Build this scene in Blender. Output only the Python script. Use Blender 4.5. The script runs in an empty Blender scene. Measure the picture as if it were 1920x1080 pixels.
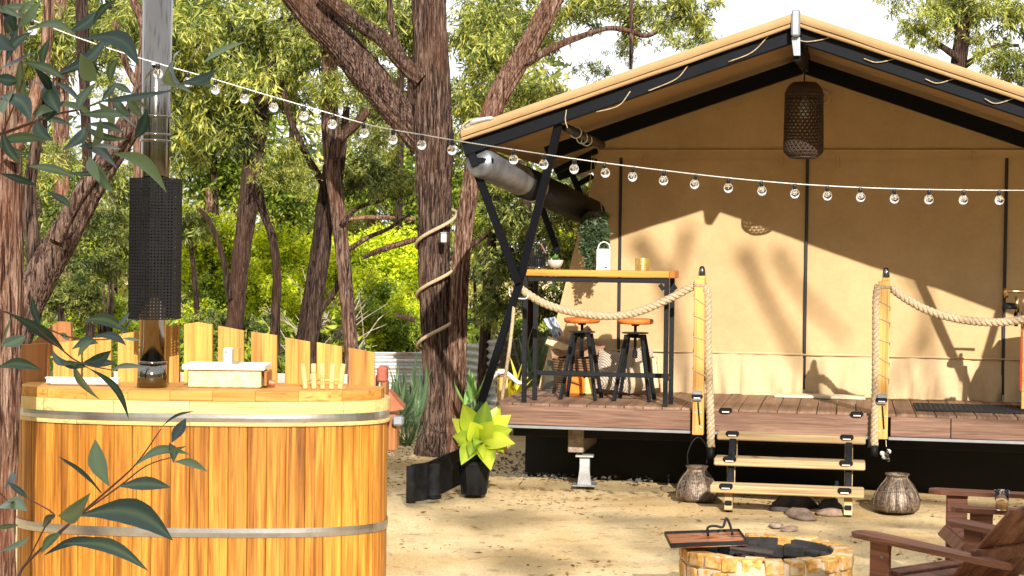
import bpy, math, random
import numpy as np
from mathutils import Vector, Matrix, noise

# ------------------------------------------------------------------ camera
random.seed(7); rng = np.random.default_rng(7)
scene = bpy.context.scene
F, PITCH, ROLL, YAW, H = 3200.0, .0198, .0125, .1946, 1.85      # focal length in pixels of a 1920 wide frame
cam_d = bpy.data.cameras.new("camera"); cam = bpy.data.objects.new("camera", cam_d)
scene.collection.objects.link(cam); scene.camera = cam
cam_d.sensor_width = 36; cam_d.lens = F/1920*36; cam_d.clip_start = .1; cam_d.clip_end = 2000
cam.matrix_world = Matrix.Translation((0, 0, H)) @ Matrix.Rotation(math.pi/2-PITCH, 4, 'X') @ Matrix.Rotation(ROLL, 4, 'Z')

# ------------------------------------------------------------------ sky, sun, exposure
SUN_EL, SUN_AZ = math.radians(25.7), math.radians(-8.3)          # shadows run along +Y, 8.3 degrees to the left
TO_SUN = Vector((-math.sin(SUN_AZ)*math.cos(SUN_EL), -math.cos(SUN_AZ)*math.cos(SUN_EL), math.sin(SUN_EL)))
world = bpy.data.worlds.new("World"); scene.world = world; world.use_nodes = True
wn = world.node_tree.nodes; wl = world.node_tree.links; wn.clear()
w_out = wn.new("ShaderNodeOutputWorld"); w_bg = wn.new("ShaderNodeBackground"); w_bg.inputs[1].default_value = .05
sky = wn.new("ShaderNodeTexSky"); sky.sky_type = 'NISHITA'; sky.sun_disc = False
sky.sun_elevation = SUN_EL; sky.sun_rotation = math.atan2(TO_SUN.x, TO_SUN.y)
w_tc = wn.new("ShaderNodeTexCoord"); w_map = wn.new("ShaderNodeMapping"); w_map.inputs['Scale'].default_value = (3, 3, 6)
w_no = wn.new("ShaderNodeTexNoise"); w_no.inputs['Scale'].default_value = 1.6; w_no.inputs['Detail'].default_value = 6
w_rp = wn.new("ShaderNodeValToRGB"); w_rp.color_ramp.elements[0].position = .24; w_rp.color_ramp.elements[1].position = .46
w_mx = wn.new("ShaderNodeMix"); w_mx.data_type = 'RGBA'; w_mx.inputs['B'].default_value = (18.0, 18.4, 19.0, 1)
wl.new(w_tc.outputs['Generated'], w_map.inputs[0]); wl.new(w_map.outputs[0], w_no.inputs['Vector'])
wl.new(w_no.outputs['Fac'], w_rp.inputs[0]); wl.new(w_rp.outputs[0], w_mx.inputs['Factor'])
wl.new(sky.outputs[0], w_mx.inputs['A']); wl.new(w_mx.outputs['Result'], w_bg.inputs[0]); wl.new(w_bg.outputs[0], w_out.inputs[0])
sun_d = bpy.data.lights.new("sun", 'SUN'); sun = bpy.data.objects.new("sun", sun_d); scene.collection.objects.link(sun)
sun_d.energy = 5.0; sun_d.angle = math.radians(.53); sun_d.color = (1, .93, .81)
sun.rotation_euler = TO_SUN.to_track_quat('Z', 'Y').to_euler()
vs = scene.view_settings; vs.view_transform = 'Standard'; vs.look = 'None'; vs.gamma = 1; vs.use_curve_mapping = False
vs.exposure = .66
scene.render.filter_size = 1.1; scene.cycles.max_bounces = 8; scene.cycles.diffuse_bounces = 2; scene.cycles.transparent_max_bounces = 12

# ------------------------------------------------------------------ places: photograph rays met with real planes
_R0 = cam.matrix_world.to_3x3()
def ray(x, y): return _R0 @ Vector(((x-960)/F, (540-y)/F, -1))
def at(x, y, Y):                                   # point at distance Y
    d = ray(x, y); return Vector((0, 0, H)) + d*(Y/d.y)
def gnd(x, y, z=0.):                               # point at height z
    d = ray(x, y); return Vector((0, 0, H)) + d*((z-H)/d.z)
UX = Vector((math.cos(YAW), -math.sin(YAW), 0)); VX = Vector((math.sin(YAW), math.cos(YAW), 0))
DECK = H-1.159; O0 = Vector((1.2, 13.064, DECK)); WALL = 1.483
def T(u, v, z): return O0 + UX*u + VX*v + Vector((0, 0, z))      # camp frame: u along the deck, v back, z above the deck
def tp(x, y, v):                                   # (u, z) of a ray met with the plane v
    d = ray(x, y); o = Vector((0, 0, H)); P = o + d*(((O0+VX*v-o).dot(VX))/d.dot(VX)); q = P-O0
    return q.dot(UX), q.z
def tpv(x, y, v): u, z = tp(x, y, v); return Vector((u, v, z))

# ------------------------------------------------------------------ objects
COL = scene.collection
def link(o): COL.objects.link(o); return o
def tag(o, label=None, cat=None, group=None, kind=None):
    for k, val in (('label', label), ('category', cat), ('group', group), ('kind', kind)):
        if val: o[k] = val
    return o
def thing(name, label, cat, loc=(0, 0, 0), rz=0., group=None):
    o = link(bpy.data.objects.new(name, None)); o.empty_display_size = .1
    o.location = loc; o.rotation_euler = (0, 0, rz); return tag(o, label, cat, group)
def camp(name, label, cat, u=0, v=0, z=0, group=None, turn=0.): return thing(name, label, cat, T(u, v, z), -YAW+turn, group)
def copy_tree(o, parent=None):
    c = link(o.copy()); c.parent = parent
    for ch in o.children: copy_tree(ch, c)
    return c

class MB:
    def __init__(s): s.v, s.f, s.m, s.a = [], [], [], []
    def add(s, vs, fs, m=0):
        n = len(s.v); s.v += [tuple(p) for p in vs]
        for f in fs: s.f.append([i+n for i in f]); s.m.append(m)
        return s
    def cbox(s, c, size, ch=.004, R=None, m=0):     # box with chamfered edges
        hx, hy, hz = [max(d/2, 1e-4) for d in size]; ch = min(ch, hx*.6, hy*.6, hz*.6); c = Vector(c)
        vs, ix = [], {}
        for sx in (-1, 1):
            for sy in (-1, 1):
                for sz in (-1, 1):
                    for a, p in enumerate(((hx, hy-ch, hz-ch), (hx-ch, hy, hz-ch), (hx-ch, hy-ch, hz))):
                        ix[sx, sy, sz, a] = len(vs); vs.append(Vector((p[0]*sx, p[1]*sy, p[2]*sz)))
        fs = []
        S = (-1, 1)
        for g in S:
            fs += [[ix[g, -1, -1, 0], ix[g, 1, -1, 0], ix[g, 1, 1, 0], ix[g, -1, 1, 0]],
                   [ix[-1, g, -1, 1], ix[1, g, -1, 1], ix[1, g, 1, 1], ix[-1, g, 1, 1]],
                   [ix[-1, -1, g, 2], ix[1, -1, g, 2], ix[1, 1, g, 2], ix[-1, 1, g, 2]]]
            for h in S:
                fs += [[ix[g, h, -1, 0], ix[g, h, 1, 0], ix[g, h, 1, 1], ix[g, h, -1, 1]],
                       [ix[g, -1, h, 0], ix[g, 1, h, 0], ix[g, 1, h, 2], ix[g, -1, h, 2]],
                       [ix[-1, g, h, 1], ix[1, g, h, 1], ix[1, g, h, 2], ix[-1, g, h, 2]]]
                for k in S: fs.append([ix[g, h, k, 0], ix[g, h, k, 1], ix[g, h, k, 2]])
        out = []
        for f in fs:
            a, b, d = (vs[f[i]] for i in (0, 1, 2)); n = (b-a).cross(d-a); mid = sum((vs[i] for i in f), Vector())/len(f)
            out.append(f[::-1] if n.dot(mid) < 0 else f)
        if R is not None: vs = [R @ p for p in vs]
        return s.add([p+c for p in vs], out, m)
    def beam(s, p, q, w, h, ch=.004, up=(0, 0, 1), m=0):            # w across, h along up
        p, q = Vector(p), Vector(q); d = (q-p); L = d.length; d.normalize(); up = Vector(up)
        x = d.cross(up)
        if x.length < 1e-4: x = d.cross(Vector((0, 1, 0)))
        x.normalize(); z = x.cross(d); R = Matrix((x, d, z)).transposed()
        return s.cbox((p+q)/2, (w, L, h), ch, R, m)
    def tube(s, path, r, seg=8, cap=True, m=0, flat=1.):
        P = [Vector(p) for p in path]; n = len(P); rs = r if hasattr(r, '__len__') else [r]*n
        t0 = (P[1]-P[0]).normalized(); a = Vector((0, 0, 1)) if abs(t0.z) < .9 else Vector((1, 0, 0))
        x = a.cross(t0).normalized(); vs = []
        for i in range(n):
            t = (P[min(i+1, n-1)]-P[max(i-1, 0)]).normalized(); x = (x-t*x.dot(t)).normalized(); y = t.cross(x)
            for k in range(seg):
                g = 2*math.pi*k/seg; vs.append(P[i]+(x*math.cos(g)+y*math.sin(g)*flat)*rs[i])
        fs = [[i*seg+k, i*seg+(k+1) % seg, (i+1)*seg+(k+1) % seg, (i+1)*seg+k] for i in range(n-1) for k in range(seg)]
        if cap: fs += [list(range(seg))[::-1], [(n-1)*seg+k for k in range(seg)]]
        return s.add(vs, fs, m)
    def lathe(s, prof, seg=24, c=(0, 0, 0), m=0, rot=0.):
        c = Vector(c); n = len(prof)
        vs = [c+Vector((r*math.cos(2*math.pi*k/seg+rot), r*math.sin(2*math.pi*k/seg+rot), z)) for r, z in prof for k in range(seg)]
        fs = [[i*seg+k, i*seg+(k+1) % seg, (i+1)*seg+(k+1) % seg, (i+1)*seg+k] for i in range(n-1) for k in range(seg)]
        return s.add(vs, fs, m)
    def prism(s, poly, d, m=0):                                      # polygon of points pushed along vector d
        P = [Vector(p) for p in poly]; d = Vector(d); n = len(P)
        return s.add(P+[p+d for p in P], [list(range(n)), list(range(n, 2*n))[::-1]]+[[(i+1) % n, i, i+n, (i+1) % n+n] for i in range(n)], m)
    def grid(s, fn, nu, nv, m=0):
        vs = [fn(i/nu, j/nv) for j in range(nv+1) for i in range(nu+1)]
        return s.add(vs, [[j*(nu+1)+i, j*(nu+1)+i+1, (j+1)*(nu+1)+i+1, (j+1)*(nu+1)+i] for j in range(nv) for i in range(nu)], m)
    def mesh(s, name, mats, smooth=False):
        me = bpy.data.meshes.new(name); me.from_pydata(s.v, [], s.f)
        for mm in (mats if isinstance(mats, (list, tuple)) else [mats]): me.materials.append(mm)
        me.polygons.foreach_set('material_index', s.m); me.polygons.foreach_set('use_smooth', [smooth]*len(s.f)); me.update(); return me
    def build(s, name, mats, parent=None, smooth=False, loc=None, label=None, kind=None):
        o = link(bpy.data.objects.new(name, s.mesh(name, mats, smooth))); o.parent = parent
        if loc is not None: o.location = loc
        return tag(o, label, kind=kind)
def place(name, me, parent=None, loc=(0, 0, 0), rot=(0, 0, 0), sc=None):
    o = link(bpy.data.objects.new(name, me)); o.parent = parent; o.location = loc; o.rotation_euler = rot
    if sc is not None: o.scale = (sc,)*3 if not hasattr(sc, '__len__') else sc
    return o
def smooth_path(P, n):
    P = [Vector(p) for p in P]; Q = [P[0]*2-P[1]]+P+[P[-1]*2-P[-2]]; out = []
    for i in range(len(P)-1):
        a, b, c, d = Q[i:i+4]
        for k in range(n):
            t = k/n; out.append(.5*((2*b)+(c-a)*t+(2*a-5*b+4*c-d)*t*t+(3*b-a-3*c+d)*t**3))
    return out+[P[-1]]

# ------------------------------------------------------------------ materials
class NT:
    def __init__(s, name):
        s.mat = bpy.data.materials.new(name); s.mat.use_nodes = True; s.t = s.mat.node_tree
        s.b = s.t.nodes['Principled BSDF']; s.out = s.t.nodes['Material Output']
    def n(s, ty, **kw):
        nd = s.t.nodes.new(ty)
        for k, val in kw.items():
            if k in nd.inputs.keys(): nd.inputs[k].default_value = val
            else: setattr(nd, k, val)
        return nd
    def l(s, a, b): s.t.links.new(a, b)
    def coords(s, scale=(1, 1, 1), obj=True, jitter=True):
        tc = s.n('ShaderNodeTexCoord'); mp = s.n('ShaderNodeMapping'); mp.inputs['Scale'].default_value = scale
        s.l(tc.outputs['Object'], mp.inputs['Vector'])
        if jitter:
            oi = s.n('ShaderNodeObjectInfo'); mu = s.n('ShaderNodeMath', operation='MULTIPLY'); mu.inputs[1].default_value = 53.
            s.l(oi.outputs['Random'], mu.inputs[0]); cb = s.n('ShaderNodeCombineXYZ')
            for i in range(3): s.l(mu.outputs[0], cb.inputs[i])
            s.l(cb.outputs[0], mp.inputs['Location'])
        return mp.outputs[0]
    def noise(s, vec, scale, detail=4, rough=.55, dist=0.):
        nd = s.n('ShaderNodeTexNoise'); nd.inputs['Scale'].default_value = scale; nd.inputs['Detail'].default_value = detail
        nd.inputs['Roughness'].default_value = rough; nd.inputs['Distortion'].default_value = dist; s.l(vec, nd.inputs['Vector']); return nd.outputs['Fac']
    def ramp(s, fac, stops):
        nd = s.n('ShaderNodeValToRGB'); e = nd.color_ramp.elements
        while len(e) < len(stops): e.new(.5)
        for el, (p, c) in zip(e, stops): el.position = p; el.color = (*c, 1)
        s.l(fac, nd.inputs[0]); return nd.outputs[0]
    def mix(s, fac, a, b, mode='MIX'):
        nd = s.n('ShaderNodeMix'); nd.data_type = 'RGBA'; nd.blend_type = mode
        for key, val in (('Factor', fac), ('A', a), ('B', b)):
            if hasattr(val, 'is_output'): s.l(val, nd.inputs[key])
            else: nd.inputs[key].default_value = val if key == 'Factor' else (*val, 1)
        return nd.outputs['Result']
    def vary(s, col, amt=.25, sat=.1):                # every object a little different
        oi = s.n('ShaderNodeObjectInfo'); hs = s.n('ShaderNodeHueSaturation'); mr = s.n('ShaderNodeMapRange')
        mr.inputs[3].default_value = 1-amt; mr.inputs[4].default_value = 1+amt
        s.l(oi.outputs['Random'], mr.inputs[0]); s.l(mr.outputs[0], hs.inputs['Value']); s.l(col, hs.inputs['Color']); return hs.outputs[0]
    def bump(s, h, strength=.3, dist=.01):
        nd = s.n('ShaderNodeBump'); nd.inputs['Strength'].default_value = strength; nd.inputs['Distance'].default_value = dist
        s.l(h, nd.inputs['Height']); s.l(nd.outputs[0], s.b.inputs['Normal'])
    def fin(s, col=None, rough=.6, metal=0., spec=None):
        if col is not None:
            if hasattr(col, 'is_output'): s.l(col, s.b.inputs['Base Color'])
            else: s.b.inputs['Base Color'].default_value = (*col, 1)
        if hasattr(rough, 'is_output'): s.l(rough, s.b.inputs['Roughness'])
        else: s.b.inputs['Roughness'].default_value = rough
        s.b.inputs['Metallic'].default_value = metal
        if spec is not None: s.b.inputs['Specular IOR Level'].default_value = spec
        return s.mat

def wood(name, dark, mid, light, axis=2, fine=38., rough=.6, vary=.18, spec=.3):
    t = NT(name); sc = [fine]*3; sc[axis] = fine*.045; v = t.coords(sc); a = t.noise(v, 1., 5, .6, .6)
    sc2 = [fine*.22]*3; sc2[axis] = fine*.012; v2 = t.coords(sc2); b = t.noise(v2, 1., 3, .5, 1.2)
    col = t.mix(.55, t.ramp(a, ((.3, dark), (.5, mid), (.68, light))), t.ramp(b, ((.32, dark), (.5, mid), (.62, light))))
    sc3 = [fine*1.5]*3; sc3[axis] = fine*.02; v3 = t.coords(sc3); g = t.noise(v3, 1., 4, .7, .8)
    col = t.mix(t.ramp(g, ((.36, (.62, .62, .62)), (.46, (0, 0, 0)))), col, tuple(x*.55 for x in dark))
    t.bump(a, .25, .004); return t.fin(t.vary(col, vary), rough, 0, spec)
def plain(name, col, rough=.5, metal=0., var=.15, scale=14., bump=.0, spec=None):
    t = NT(name); v = t.coords(); a = t.noise(v, scale, 5)
    c = t.ramp(a, ((.3, tuple(x*(1-var) for x in col)), (.7, tuple(min(1, x*(1+var)) for x in col))))
    if bump: t.bump(t.noise(v, scale*4, 4), bump, .005)
    return t.fin(c, rough, metal, spec)
def leafmat(name, c1, c2, c3, trans=.45, rough=.45, spec=.4):
    t = NT(name); at_ = t.n('ShaderNodeAttribute'); at_.attribute_name = 'tint'
    v = t.coords(); a = t.noise(v, 1.7, 3); md = t.n('ShaderNodeMath', operation='MULTIPLY_ADD'); md.inputs[1].default_value = .45
    s2 = t.n('ShaderNodeMath', operation='MULTIPLY'); s2.inputs[1].default_value = .65
    t.l(at_.outputs['Fac'], s2.inputs[0]); t.l(a, md.inputs[0]); t.l(s2.outputs[0], md.inputs[2])
    col = t.vary(t.ramp(md.outputs[0], ((.26, c1), (.5, c2), (.76, c3))), .2)
    t.fin(col, rough, 0, spec); tr = t.n('ShaderNodeBsdfTranslucent'); mx = t.n('ShaderNodeMixShader'); mx.inputs[0].default_value = trans
    br = t.n('ShaderNodeHueSaturation'); br.inputs['Value'].default_value = 1.5; br.inputs['Saturation'].default_value = 1.1; t.l(col, br.inputs['Color']); t.l(br.outputs[0], tr.inputs[0])
    t.l(t.b.outputs[0], mx.inputs[1]); t.l(tr.outputs[0], mx.inputs[2]); t.l(mx.outputs[0], t.out.inputs[0]); return t.mat
def barkmat(name, dark, mid, light, strips):
    t = NT(name); v = t.coords((42, 42, 3.2)); a = t.noise(v, 1.3, 6, .68, 1.1); v2 = t.coords((1, 1, .5)); b = t.noise(v2, 2.2, 4)
    c = t.ramp(a, ((.41, dark), (.49, mid), (.60, light))); c = t.mix(t.ramp(b, ((.48, (0, 0, 0)), (.68, (.7, .7, .7)))), c, t.mix(.6, c, strips))
    t.bump(a, 1., .05); return t.fin(t.vary(c, .3), .85, 0, .15)

def canvas(name, base):
    t = NT(name); v = t.coords(jitter=False); w1 = t.n('ShaderNodeTexWave', bands_direction='X'); w1.inputs['Scale'].default_value = 160.
    w2 = t.n('ShaderNodeTexWave', bands_direction='Z'); w2.inputs['Scale'].default_value = 160.
    t.l(v, w1.inputs[0]); t.l(v, w2.inputs[0]); ad = t.n('ShaderNodeMath', operation='ADD'); t.l(w1.outputs['Fac'], ad.inputs[0]); t.l(w2.outputs['Fac'], ad.inputs[1])
    a = t.noise(v, 2.2, 6, .6); b = t.noise(v, 30., 3)
    c = t.ramp(a, ((.3, tuple(x*.86 for x in base)), (.7, tuple(x*1.1 for x in base))))
    c = t.mix(t.ramp(t.noise(v, .9, 5, .7, .6), ((.50, (0, 0, 0)), (.72, (.22, .22, .22)))), c, tuple(x*.55 for x in base)); c = t.mix(.12, c, t.ramp(b, ((.3, tuple(x*.5 for x in base)), (.7, base)))); t.bump(ad.outputs[0], .12, .002); return t.fin(c, .85, 0, .1)

M = {}
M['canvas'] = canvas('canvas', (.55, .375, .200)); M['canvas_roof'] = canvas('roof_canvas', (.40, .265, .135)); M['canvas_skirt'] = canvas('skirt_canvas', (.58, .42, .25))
M['zip'] = plain('black_zip', (.008, .008, .009), .5)
M['frame'] = plain('black_paint', (.004, .005, .008), .55, 0, .2, 30, .06, .12)
M['iron'] = plain('black_iron', (.011, .012, .014), .5, 0, .3, 40, .1, .2)
M['black_rubber'] = plain('black_plastic', (.007, .007, .008), .55, 0, .3, 9, .1, .18)
M['edging'] = plain('weathered_black_plastic', (.020, .020, .022), .75, 0, .5, 14, .3, .15)
M['galv'] = plain('galvanised_steel', (.44, .45, .47), .45, .5, .18, 22, .05)
M['steel'] = plain('stainless_steel', (.20, .185, .17), .12, 1., .03, 8)
M['hoop'] = plain('steel_hoop', (.52, .52, .55), .3, 1., .12, 18, .05)
M['roll_end'] = plain('grey_foil', (.17, .18, .20), .4, .5, .4, 9, .15)
M['alu'] = plain('aluminium_trim', (.24, .25, .27), .5, .3, .1)
M['white'] = plain('white_paint', (.70, .69, .66), .45, 0, .05); M['cream'] = plain('cream_plastic', (.78, .73, .62), .5, 0, .06)
M['boxside'] = plain('mottled_cream_panel', (.66, .53, .28), .6, 0, .35, 30, .1)
M['grey_head'] = plain('grey_steel', (.30, .33, .38), .4, .6, .1)
M['deck'] = wood('decking', (.13, .070, .045), (.22, .125, .080), (.32, .195, .13), 1, 30, .6)
M['fascia'] = wood('fascia_boards', (.095, .048, .033), (.18, .098, .067), (.28, .165, .12), 0, 80, .6, .05)
M['timber'] = wood('pine_post', (.42, .20, .05), (.60, .34, .095), (.70, .44, .15), 2, 26, .5)
M['tread'] = wood('weathered_treads', (.22, .13, .06), (.48, .33, .17), (.64, .50, .30), 0, 30, .65)
M['tabletop'] = wood('oiled_tabletop', (.42, .17, .030), (.60, .28, .055), (.72, .40, .10), 0, 26, .4)
M['seatwood'] = wood('stool_wood', (.40, .085, .015), (.55, .14, .025), (.62, .19, .04), 0, 26, .4)
M['stave'] = wood('cedar_staves', (.12, .036, .007), (.38, .145, .019), (.58, .285, .045), 2, 60, .42, .12, .35)
M['picket'] = wood('picket_wood', (.30, .12, .022), (.50, .25, .05), (.62, .38, .095), 2, 40, .5, .14)
M['rim'] = wood('pale_rim_wood', (.50, .33, .12), (.60, .42, .17), (.66, .49, .23), 0, 20, .5, .04)
M['ledge'] = wood('ledge_wood', (.30, .11, .018), (.46, .22, .045), (.56, .32, .09), 0, 24, .5, .08)
M['shade_wood'] = wood('brown_shade_wood', (.20, .075, .025), (.30, .125, .04), (.38, .17, .06), 2, 30, .6)  # brown wood with the shade of the tub's side pieces mixed into its colour
M['redwood'] = wood('red_stained_wood', (.075, .026, .016), (.155, .058, .033), (.27, .12, .075), 0, 36, .5, .12)
M['old_timber'] = wood('grey_timber', (.16, .12, .09), (.30, .24, .19), (.42, .36, .30), 1, 30, .75)
M['red_ledge'] = plain('red_brown_block', (.34, .085, .05), .7, 0, .3, 18, .2); M['pink'] = plain('pale_pink_board', (.62, .42, .36), .7, 0, .12)
M['copper'] = plain('rust_copper', (.36, .12, .055), .5, .3, .3)
M['brass'] = plain('aged_brass', (.19, .14, .105), .5, .6, .7, 50, .3)
M['gold'] = plain('gold_tin', (.72, .52, .16), .3, .8, .2, 40); M['brasstap'] = plain('brass_tap', (.60, .42, .16), .25, 1., .1)
M['concrete'] = plain('concrete_pot', (.42, .40, .37), .85, 0, .15, 40, .1)
M['gravel'] = plain('dark_gravel', (.10, .09, .08), .9, 0, .4, 20)
M['wicker'] = plain('dark_wicker', (.045, .026, .018), .6, 0, .35, 30, .1)
M['soot'] = plain('sooty_brick', (.020, .017, .016), .9, 0, .5, 20, .4); M['ash'] = plain('ash_bed', (.09, .075, .062), .95, 0, .6, 25, .6)
M['paint_red'] = plain('red_trim', (.45, .03, .02), .5)
M['orange'] = plain('orange_plastic', (.80, .20, .015), .45); M['yellow_pack'] = plain('yellow_packet', (.78, .58, .20), .5)
M['olive'] = plain('olive_cloth', (.085, .072, .052), .9, 0, .2, 12, .15); M['basket'] = plain('basket_cane', (.16, .085, .04), .75, 0, .45, 40, .4)
M['sack'] = plain('cream_cloth', (.58, .46, .30), .9, 0, .15, 12, .15)
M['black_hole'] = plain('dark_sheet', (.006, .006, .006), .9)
M['mat'] = plain('doormat_coir', (.62, .53, .38), .95, 0, .2, 60, .2)
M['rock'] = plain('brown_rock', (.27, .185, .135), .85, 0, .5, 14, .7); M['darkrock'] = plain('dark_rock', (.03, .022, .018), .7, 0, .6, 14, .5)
M['log'] = plain('split_log', (.26, .15, .085), .85, 0, .4, 18, .4); M['pale_log'] = plain('pale_split_wood', (.68, .52, .30), .8, 0, .15)
M['soil'] = plain('potting_soil', (.03, .02, .014), .95, 0, .4, 30, .5)
M['cable'] = plain('pale_cable', (.74, .72, .68), .5, 0, .05); M['socket'] = plain('dark_socket', (.012, .012, .012), .4)
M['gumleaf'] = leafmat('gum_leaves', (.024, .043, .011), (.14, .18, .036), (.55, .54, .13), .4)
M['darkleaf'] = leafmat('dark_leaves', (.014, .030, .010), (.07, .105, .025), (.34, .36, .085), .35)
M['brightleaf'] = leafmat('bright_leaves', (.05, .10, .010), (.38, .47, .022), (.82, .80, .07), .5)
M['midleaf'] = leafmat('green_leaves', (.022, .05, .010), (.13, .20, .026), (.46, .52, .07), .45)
M['dryleaf'] = leafmat('dry_leaves', (.14, .085, .035), (.27, .18, .075), (.42, .30, .13), .4)
M['agave'] = leafmat('yellow_green_agave', (.16, .29, .045), (.31, .42, .032), (.46, .52, .04), .28, .4, .4)
M['yellowplant'] = leafmat('yellow_leaves', (.50, .42, .02), (.62, .54, .03), (.72, .62, .08), .35)
M['strap'] = leafmat('strappy_leaves', (.03, .055, .03), (.07, .12, .06), (.15, .22, .10), .3)
M['freshstrap'] = leafmat('fresh_strappy_leaves', (.10, .22, .05), (.18, .34, .09), (.30, .46, .14), .35)
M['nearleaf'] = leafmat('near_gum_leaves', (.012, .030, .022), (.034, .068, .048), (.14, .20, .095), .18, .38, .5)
M['twig'] = plain('red_twig', (.16, .062, .034), .6, 0, .3, 40); M['litter'] = leafmat('leaf_litter', (.12, .06, .025), (.26, .15, .06), (.45, .30, .13), .1, .8, .1)
M['bark'] = barkmat('stringy_bark', (.010, .006, .005), (.085, .048, .036), (.27, .18, .14), (.20, .095, .058))
M['bark2'] = barkmat('brown_bark', (.010, .006, .005), (.045, .026, .020), (.12, .078, .06), (.09, .043, .028))
M['bark3'] = barkmat('pink_bark', (.035, .016, .011), (.18, .085, .056), (.42, .28, .21), (.30, .115, .06))

def ropemat():
    t = NT('rope_fibre'); v = t.coords((60, 60, 60), jitter=False); a = t.noise(v, 1.5, 4); t.bump(a, .5, .004)
    return t.fin(t.ramp(a, ((.3, (.26, .18, .105)), (.65, (.52, .41, .28)))), .85, 0, .1)
M['rope'] = ropemat()
def glassmat(name, tint=(1, 1, 1)):
    t = NT(name); t.fin(tint, .03); t.b.inputs['Transmission Weight'].default_value = 1.; t.b.inputs['IOR'].default_value = 1.35; return t.mat
M['glass'] = glassmat('clear_glass'); M['amber'] = plain('amber_drink', (.55, .27, .06), .15)
def rustplate():
    t = NT('rusted_lid_plate'); v = t.coords((3, 9, 3)); a = t.noise(v, 1.6, 6, .6, 1.); t.bump(a, .3, .003)
    return t.fin(t.ramp(a, ((.34, (.07, .065, .085)), (.45, (.34, .065, .03)), (.55, (.55, .19, .04)), (.66, (.34, .32, .34)))), .4, .4)
M['rust'] = rustplate()
def brickmat():
    t = NT('fire_bricks'); v = t.coords((1, 1, 1)); a = t.noise(v, 26., 5, .65); b = t.noise(v, 9., 3)
    c = t.ramp(a, ((.3, (.30, .13, .03)), (.5, (.55, .30, .085)), (.7, (.68, .46, .19)))); c = t.mix(t.ramp(b, ((.5, (0, 0, 0)), (.72, (1, 1, 1)))), c, (.62, .52, .40))
    t.bump(a, .6, .01); return t.fin(t.vary(c, .22), .85, 0, .15)
M['brick'] = brickmat(); M['mortar'] = plain('pale_mortar', (.50, .41, .30), .95, 0, .25, 22, .8)
def corrug():
    t = NT('corrugated_iron'); v = t.coords((.7, 1, 3), jitter=True); a = t.noise(v, 3., 5, .6)
    c = t.ramp(a, ((.4, (.50, .52, .54)), (.58, (.42, .41, .40)), (.7, (.30, .13, .07)))); return t.fin(c, .42, .55)
M['iron_sheet'] = corrug()
def stripes():
    t = NT('striped_cloth'); v = t.coords(jitter=False); w = t.n('ShaderNodeTexWave', bands_direction='DIAGONAL'); w.inputs['Scale'].default_value = 26.; w.inputs['Distortion'].default_value = .4; t.l(v, w.inputs[0])
    return t.fin(t.ramp(w.outputs['Fac'], ((.4, (.20, .155, .12)), (.6, (.50, .42, .34)))), .9, 0, .1)
M['stripes'] = stripes()
def towelmat():
    t = NT('printed_cloth'); v = t.coords((4, 4, 1.5), jitter=False); a = t.noise(v, 6., 3, .5, 1.)
    return t.fin(t.ramp(a, ((.36, (.06, .08, .11)), (.46, (.30, .36, .46)), (.58, (.62, .64, .68)), (.68, (.62, .20, .20)))), .9, 0, .1)
M['towel'] = towelmat()
def groundmat():
    t = NT('sandy_ground'); v = t.coords(jitter=False); a = t.noise(v, .9, 6, .62); b = t.noise(v, 7., 6, .65); c = t.noise(v, 60., 4, .6); d = t.noise(v, 240., 2)
    col = t.mix(t.ramp(a, ((.40, (0, 0, 0)), (.62, (1, 1, 1)))), (.76, .585, .335), (.57, .40, .19))
    col = t.mix(t.ramp(b, ((.55, (0, 0, 0)), (.69, (.7, .7, .7)))), col, (.34, .215, .11))
    col = t.mix(t.ramp(c, ((.35, (.35, .35, .35)), (.6, (0, 0, 0)))), col, (.24, .15, .08))
    ad = t.n('ShaderNodeMath', operation='MULTIPLY_ADD'); ad.inputs[1].default_value = .35; t.l(d, ad.inputs[0]); t.l(c, ad.inputs[2]); t.bump(ad.outputs[0], .6, .02)
    return t.fin(col, .95, 0, .05)
M['ground'] = groundmat()

# ------------------------------------------------------------------ ground
def ground_z(x, y):
    return .020*noise.noise(Vector((x*1.1, y*1.3, 0)))+.02*noise.noise(Vector((x*.35, y*.35, 5)))+.016*noise.noise(Vector((x*2.6, y*3.2, 8)))+.009*noise.noise(Vector((x*6, y*6.5, 2)))-.02
xs = [-300, -80, -30, -12]+list(np.arange(-7, 8, .12))+[10, 16, 40, 90, 300]
ys = [-120, -30, -8, 2, 6]+list(np.arange(8.4, 19, .12))+[21, 25, 32, 50, 90, 300]
gm = MB(); nx = len(xs)
gm.add([(x, y, ground_z(x, y) if (-8 < x < 9 and 6 < y < 20) else 0) for y in ys for x in xs],
       [[j*nx+i, j*nx+i+1, (j+1)*nx+i+1, (j+1)*nx+i] for j in range(len(ys)-1) for i in range(nx-1)])
gm.build('ground', M['ground'], smooth=True, kind='structure')

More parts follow.
